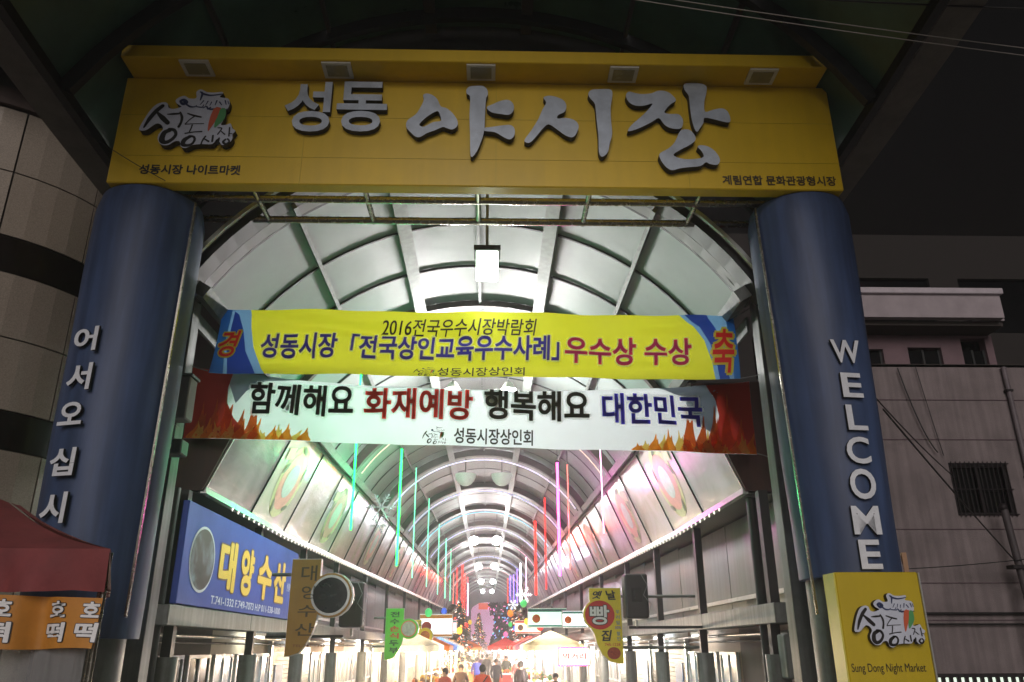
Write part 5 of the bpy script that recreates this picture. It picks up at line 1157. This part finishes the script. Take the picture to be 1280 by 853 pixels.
drp = lambda p, u, v: (p[0]-.03*v*(1-u)+.0, p[1]+.09*math.sin(34*u+1.3*math.sin(9*u))*v*.9-.02*v, p[2]+.035*math.sin(math.pi*u*1.0)*v-.02*abs(math.sin(17*u))*v)
cloth((-5.9, 5.995, 2.80), (-2.73, 5.995, 2.78), (-5.9, 5.97, 2.38), (-2.70, 5.97, 2.50), drp, 'awning_drop', M['maroon'], 90, 8)
drs = lambda p, u, v: (p[0]+.03*math.sin(19*u)*v, p[1], p[2])
cloth((-2.73, 6.0, 2.78), (-3.25, 7.2, 2.80), (-2.70, 5.99, 2.50), (-3.24, 7.2, 2.5), drs, 'awning_drop', M['maroon'], 30, 6)
def val(u, v):                                               # orange valance with a crease near the corner
    x = -5.9+3.2*u; k_ = (x+3.13); y = 5.93+(.10*math.exp(-(k_/.09)**2))+.02*math.sin(14*u+2*v)+.02*math.sin(37*u)*v
    return (x+.01*v, y-.03*v, 2.46-.0*u-.34*v+.035*math.sin(3.2*u+.6)+.012*math.sin(21*u)*v)
vs = [val(i/90, j/8) for j in range(9) for i in range(91)]
MB().add(vs, [(j*91+i, j*91+i+1, (j+1)*91+i+1, (j+1)*91+i) for j in range(8) for i in range(90)], 0, True).build('valance', M['orange'], t)
for k in range(11):
    u = .985-.092*k+(.018 if k in (1,) else 0)
    for ch, v0, v1 in (('호', .08, .40), ('떡', .50, .88)):
        hh = (v1-v0)*.34*.95; du = .030 if ch == '떡' else .024
        for nm, off, m_, dd in (('lettering_edge', .075, M['black'], .006), ('lettering', .035, wh, .010)):
            mb = fit(ch, 0, 1, 0, 1, 0, off=off, base=.035)
            mb.v = [(lambda q: (q[0], q[1]-dd, q[2]))(val(u-du+2*du*px_*.82, v1-(v1-v0)*pz)) for px_, _, pz in mb.v]; mb.build(nm, m_, t)
# clear vinyl curtain
vm = bpy.data.materials.new('clear_vinyl'); vm.use_nodes = True; nt_ = vm.node_tree; b_ = nt_.nodes['Principled BSDF']; b_.inputs['Roughness'].default_value = .08; b_.inputs['Base Color'].default_value = (.5, .5, .5, 1); b_.inputs['Alpha'].default_value = .38
nn = nt_.nodes.new('ShaderNodeTexNoise'); nn.inputs['Scale'].default_value = 3; tcn = nt_.nodes.new('ShaderNodeTexCoord'); mpn = nt_.nodes.new('ShaderNodeMapping'); mpn.inputs['Scale'].default_value = (4, 4, .6)
nt_.links.new(tcn.outputs['Object'], mpn.inputs[0]); nt_.links.new(mpn.outputs[0], nn.inputs[0]); bpn = nt_.nodes.new('ShaderNodeBump'); bpn.inputs['Distance'].default_value = .05; nt_.links.new(nn.outputs[0], bpn.inputs['Height']); nt_.links.new(bpn.outputs[0], b_.inputs['Normal'])
MATS['clear_vinyl'] = vm
def vin(p, u, v): return (p[0], p[1]+.07*math.sin(40*u+3*math.sin(11*u)), p[2])
cloth((-5.9, 6.05, 2.2), (-2.78, 6.05, 2.2), (-5.9, 6.05, .02), (-2.78, 6.05, .02), vin, 'vinyl_curtain', vm, 120, 4)
for x, y in ((-2.76, 6.08), (-3.28, 7.15), (-5.8, 6.08), (-5.8, 7.15)): MB().tube([(x, y, 0), (x, y, 2.76)], .02, 8).build('pole', M['steel'], t)
MB().box(-5.6, -3.0, 6.5, 7.4, 0, .9, c=.01).build('counter', M['sheet'], t)

# ================================================================ right: pink house and dark blocks
h = thing('pink_house', 'pinkish plastered house with a balcony ledge and barred window right of the gate', 'house', (9, 14, 0))
def wallholes(mb, x0, x1, z0, z1, y0, y1, holes):
    xs = sorted({x0, x1}|{v for a in holes for v in a[:2]}); zs = sorted({z0, z1}|{v for a in holes for v in a[2:]})
    for i in range(len(xs)-1):
        for j in range(len(zs)-1):
            mx, mz = (xs[i]+xs[i+1])/2, (zs[j]+zs[j+1])/2
            if any(a[0] < mx < a[1] and a[2] < mz < a[3] for a in holes): continue
            mb.box(xs[i], xs[i+1], y0, y1, zs[j], zs[j+1])
    return mb
wallholes(MB(), 5.3, 16, 0, 7.05, 14.0, 14.3, [(8.24, 9.30, 4.24, 5.18), (7.25, 9.2, .5, 1.68)]).build('wall', M['pink'], h)
for z in (6.35, 5.6, 4.0, 3.1, 2.5): MB().box(5.3, 16, 13.985, 14.0, z, z+.012).build('render_joint', mat('joint_pink', '#5e4c53', .9, var=.1), h)
wallholes(MB(), 5.3, 10.05, 7.06, 7.92, 14.7, 14.9, [(7.2, 7.80, 7.06, 7.62), (8.30, 8.98, 7.06, 7.66), (9.40, 9.90, 7.06, 7.86)]).build('upper_wall', mat('pink_upper', '#776267', .85, var=.15, scale=2), h)
MB().box(5.3, 10.0, 14.95, 15.0, 7.06, 7.9).build('room_dark', M['winglass'], h)
for a, b_ in ((7.2, 7.80), (8.30, 8.98), (9.40, 9.90)):
    f = MB()
    for p, q in ((a, a+.04), (b_-.04, b_), ((a+b_)/2-.02, (a+b_)/2+.02)): f.box(p, q, 14.78, 14.84, 7.06, 7.64)
    w_ = f.build('window_frame', M['darksteel'], h); MB().box(a+.04, b_-.04, 14.80, 14.82, 7.06, 7.62).build('pane', M['winglass'], w_, loc=(0, 0, 0))
MB().box(5.3, 16, 14.0, 15.0, 7.0, 7.06).build('ledge_floor', M['darkwall'], h)
MB().box(5.3, 10.0, 14.2, 15.0, 7.93, 8.02).build('balcony_soffit', M['darkwall'], h)
MB().box(5.3, 9.93, 14.0, 14.15, 8.02, 8.50).build('parapet', M['pinkl'], h); MB().box(5.3, 9.98, 13.93, 14.2, 8.50, 8.62, c=.01).build('parapet_cap', mat('cap_pale', '#b8b0b6', .7, var=.1), h)
MB().box(9.93, 10.02, 14.15, 15.0, 8.02, 8.50).build('parapet', M['pinkl'], h)
f = MB()
for a, b_, c_, d in ((8.24, 9.30, 5.12, 5.18), (8.24, 9.30, 4.24, 4.30), (8.24, 8.30, 4.30, 5.12), (9.24, 9.30, 4.30, 5.12), (8.75, 8.79, 4.30, 5.12)): f.box(a, b_, 14.05, 14.12, c_, d)
w_ = f.build('window_frame', M['iron'], h); MB().box(8.30, 9.24, 14.14, 14.16, 4.30, 5.12).build('pane', M['winglass'], w_, loc=(0, 0, 0))
for k in range(13): MB().tube([(8.28+.083*k, 13.97, 4.22), (8.28+.083*k, 13.97, 5.20)], .009, 5).build('window_bar', M['iron'], h)
for z in (4.26, 4.7, 5.16): MB().tube([(8.24, 13.965, z), (9.32, 13.965, z)], .010, 5).build('window_bar', M['iron'], h)
f = MB()
for k in range(15): f.box(7.30+.13*k, 7.36+.13*k, 14.02, 14.06, .5, 1.66)
f.box(7.25, 9.2, 14.01, 14.07, 1.62, 1.68); f.build('fence_slats', M['iron'], h); MB().box(7.25, 9.2, 14.2, 14.22, .5, 1.66).build('fence_glow_sheet', mat('fence_glow', '#eaf6e6', .4, var=.1, emit=1.2, ecol='#e8f8e4'), h)  # bright slatted fence; its brightness is a glowing sheet behind bars
MB().tube([(9.62, 13.93, 0), (9.62, 13.93, 6.98)], .045, 10).build('downpipe', mat('pipe_mauve', '#6f666a', .6, var=.2), h)
for z in (1.5, 3.2, 4.9, 6.5): MB().box(9.56, 9.68, 13.88, 13.99, z, z+.04).build('pipe_clip', M['iron'], h)
t = thing('service_pole', 'grey service pole with clamps beside the barred window on the right', 'pole', (9.0, 13.6, 0))
MB().tube([(9.02, 13.6, 0), (8.82, 13.6, 4.28)], .06, 12).build('shaft', mat('pole_grey', '#4d4648', .6, var=.2), t); MB().sphere((8.81, 13.6, 4.32), .075, seg=10).build('cap', M['iron'], t)
MB().box(8.7, 9.1, 13.5, 13.7, 3.30, 3.36).build('clamp', M['iron'], t); MB().box(8.95, 9.3, 13.5, 13.7, 3.05, 3.09).build('clamp', M['iron'], t)
db = thing('dark_block', 'dark grey apartment block rising behind the pink house', 'building', (16, 22, 0))
wallholes(MB(), 6, 30, 0, 14.2, 22, 22.3, [(8.2+k*3.1, 10.4+k*3.1, 10.9+j, 12.7+j) for k in range(6) for j in (0,)]).build('wall', mat('dark_block_wall', '#2a2624', .9, var=.2), db)
MB().box(6, 30, 22.25, 30, 0, 14.1).build('core', M['joint'], db)
for k in range(6): MB().box(8.2+k*3.1, 10.4+k*3.1, 22.12, 22.16, 10.9, 12.7).build('window', M['winglass'], db)
for x, z in ((11.6, 12.05), (12.6, 11.8)): MB().box(x, x+.06, 21.95, 22.0, z, z+.18).build('small_lamp', mat('tiny_lamp', '#cfe0c0', .4, var=0, emit=1), db)
t = thing('metal_hood', 'piece of shiny foil duct sticking out behind the yellow gate box', 'duct', (5.0, 10.5, 2.6))
mb = MB(); mb.prism([(4.98, 2.55), (5.28, 2.55), (5.20, 3.20), (4.98, 3.22)], 10.3, 10.9); mb.build('duct', mat('foil', '#b9b4bc', .25, metal=.6, var=.3, scale=6, bump=.8, bscale=5), t); MB().box(5.22, 5.28, 10.28, 10.32, 2.55, 3.21).build('edge', mat('edge_tan', '#b08a6a', .5, var=.1), t)
MB().box(4.94, 5.3, 10.2, 10.95, 0, 2.54).build('stand', M['sheet'], t)
# wires
def wire(pts, r, lab, m_=None):
    P = []
    a, b_ = Vector(pts[0]), Vector(pts[-1]); sag = pts[1] if len(pts) == 3 else .1
    for q in range(13): t_ = q/12; P.append(a.lerp(b_, t_)-Vector((0, 0, sag*4*t_*(1-t_))))
    tag(MB().tube(P, r, 5).build('wire', m_ or M['cable']), lab, 'wire', 'overhead wires')
wl = mat('wire_pale', '#8b8580', .5, var=0)
wire([(1.2, 6.0, 8.05), .04, (6.9, 6.0, 7.2)], .005, 'upper of two thin pale wires crossing the top right corner', wl)
wire([(1.3, 6.0, 7.96), .04, (6.9, 6.0, 7.1)], .005, 'lower of two thin pale wires crossing the top right corner', wl)
wire([(3.0, 6.0, 8.0), .03, (7.2, 6.0, 7.9)], .010, 'dark thick wire along the top right edge')
wire([(4.65, 9, 4.72), .03, (8.75, 13.5, 3.42)], .012, 'black wire slanting down from the right pillar to the service pole')
wire([(5.0, 10, 5.3), .06, (8.25, 13.9, 4.9)], .010, 'black wire slanting to the corner of the barred window')
wire([(7.6, 13.92, 6.95), .25, (8.05, 13.92, 5.35)], .012, 'loose black cable hanging down the pink wall')
wire([(7.95, 13.93, 7.0), .05, (8.15, 13.93, 5.3)], .008, 'thin cable beside the loose black one on the pink wall')
wire([(5.5, 13.94, 3.3), .05, (8.95, 13.5, 3.45)], .008, 'thin low wire across the pink wall above the yellow box')
wire([(8.95, 13.55, 3.3), .45, (9.6, 13.6, 4.6)], .010, 'drooping wire loop right of the service pole')
wire([(6.2, 13.94, 2.62), .01, (12, 13.94, 2.62)], .02, 'upper horizontal pipe run along the pink wall'); wire([(6.2, 13.94, 2.45), .01, (12, 13.94, 2.45)], .015, 'lower horizontal pipe run along the pink wall')
wire([(3.45, 9.0, 7.2), .3, (3.55, 9.6, 5.4)], .014, 'black cable drooping beside the right rear post under the sign')
wire([(2.6, 9.3, 7.6), .25, (3.5, 9.4, 6.2)], .014, 'black cable curving from the roof to the right rear post')
wire([(-4.6, 7.8, 7.6), .02, (-3.7, 7.93, 7.07)], .005, 'thin wire running to the lower left corner of the sign')

# ================================================================ thin haze over the whole scene, added for a soft glow round the lamps
HM = bpy.data.materials.new('haze'); HM.use_nodes = True; HM.node_tree.nodes.remove(HM.node_tree.nodes['Principled BSDF'])
pv_ = HM.node_tree.nodes.new('ShaderNodeVolumePrincipled'); pv_.inputs['Density'].default_value = .0045; pv_.inputs['Anisotropy'].default_value = .6; pv_.inputs['Color'].default_value = (.95, .95, .95, 1)
HM.node_tree.links.new(pv_.outputs[0], HM.node_tree.nodes['Material Output'].inputs['Volume'])
stuff(MB().box(-151, 151, -61, 301, -1, 16).build('haze', HM))
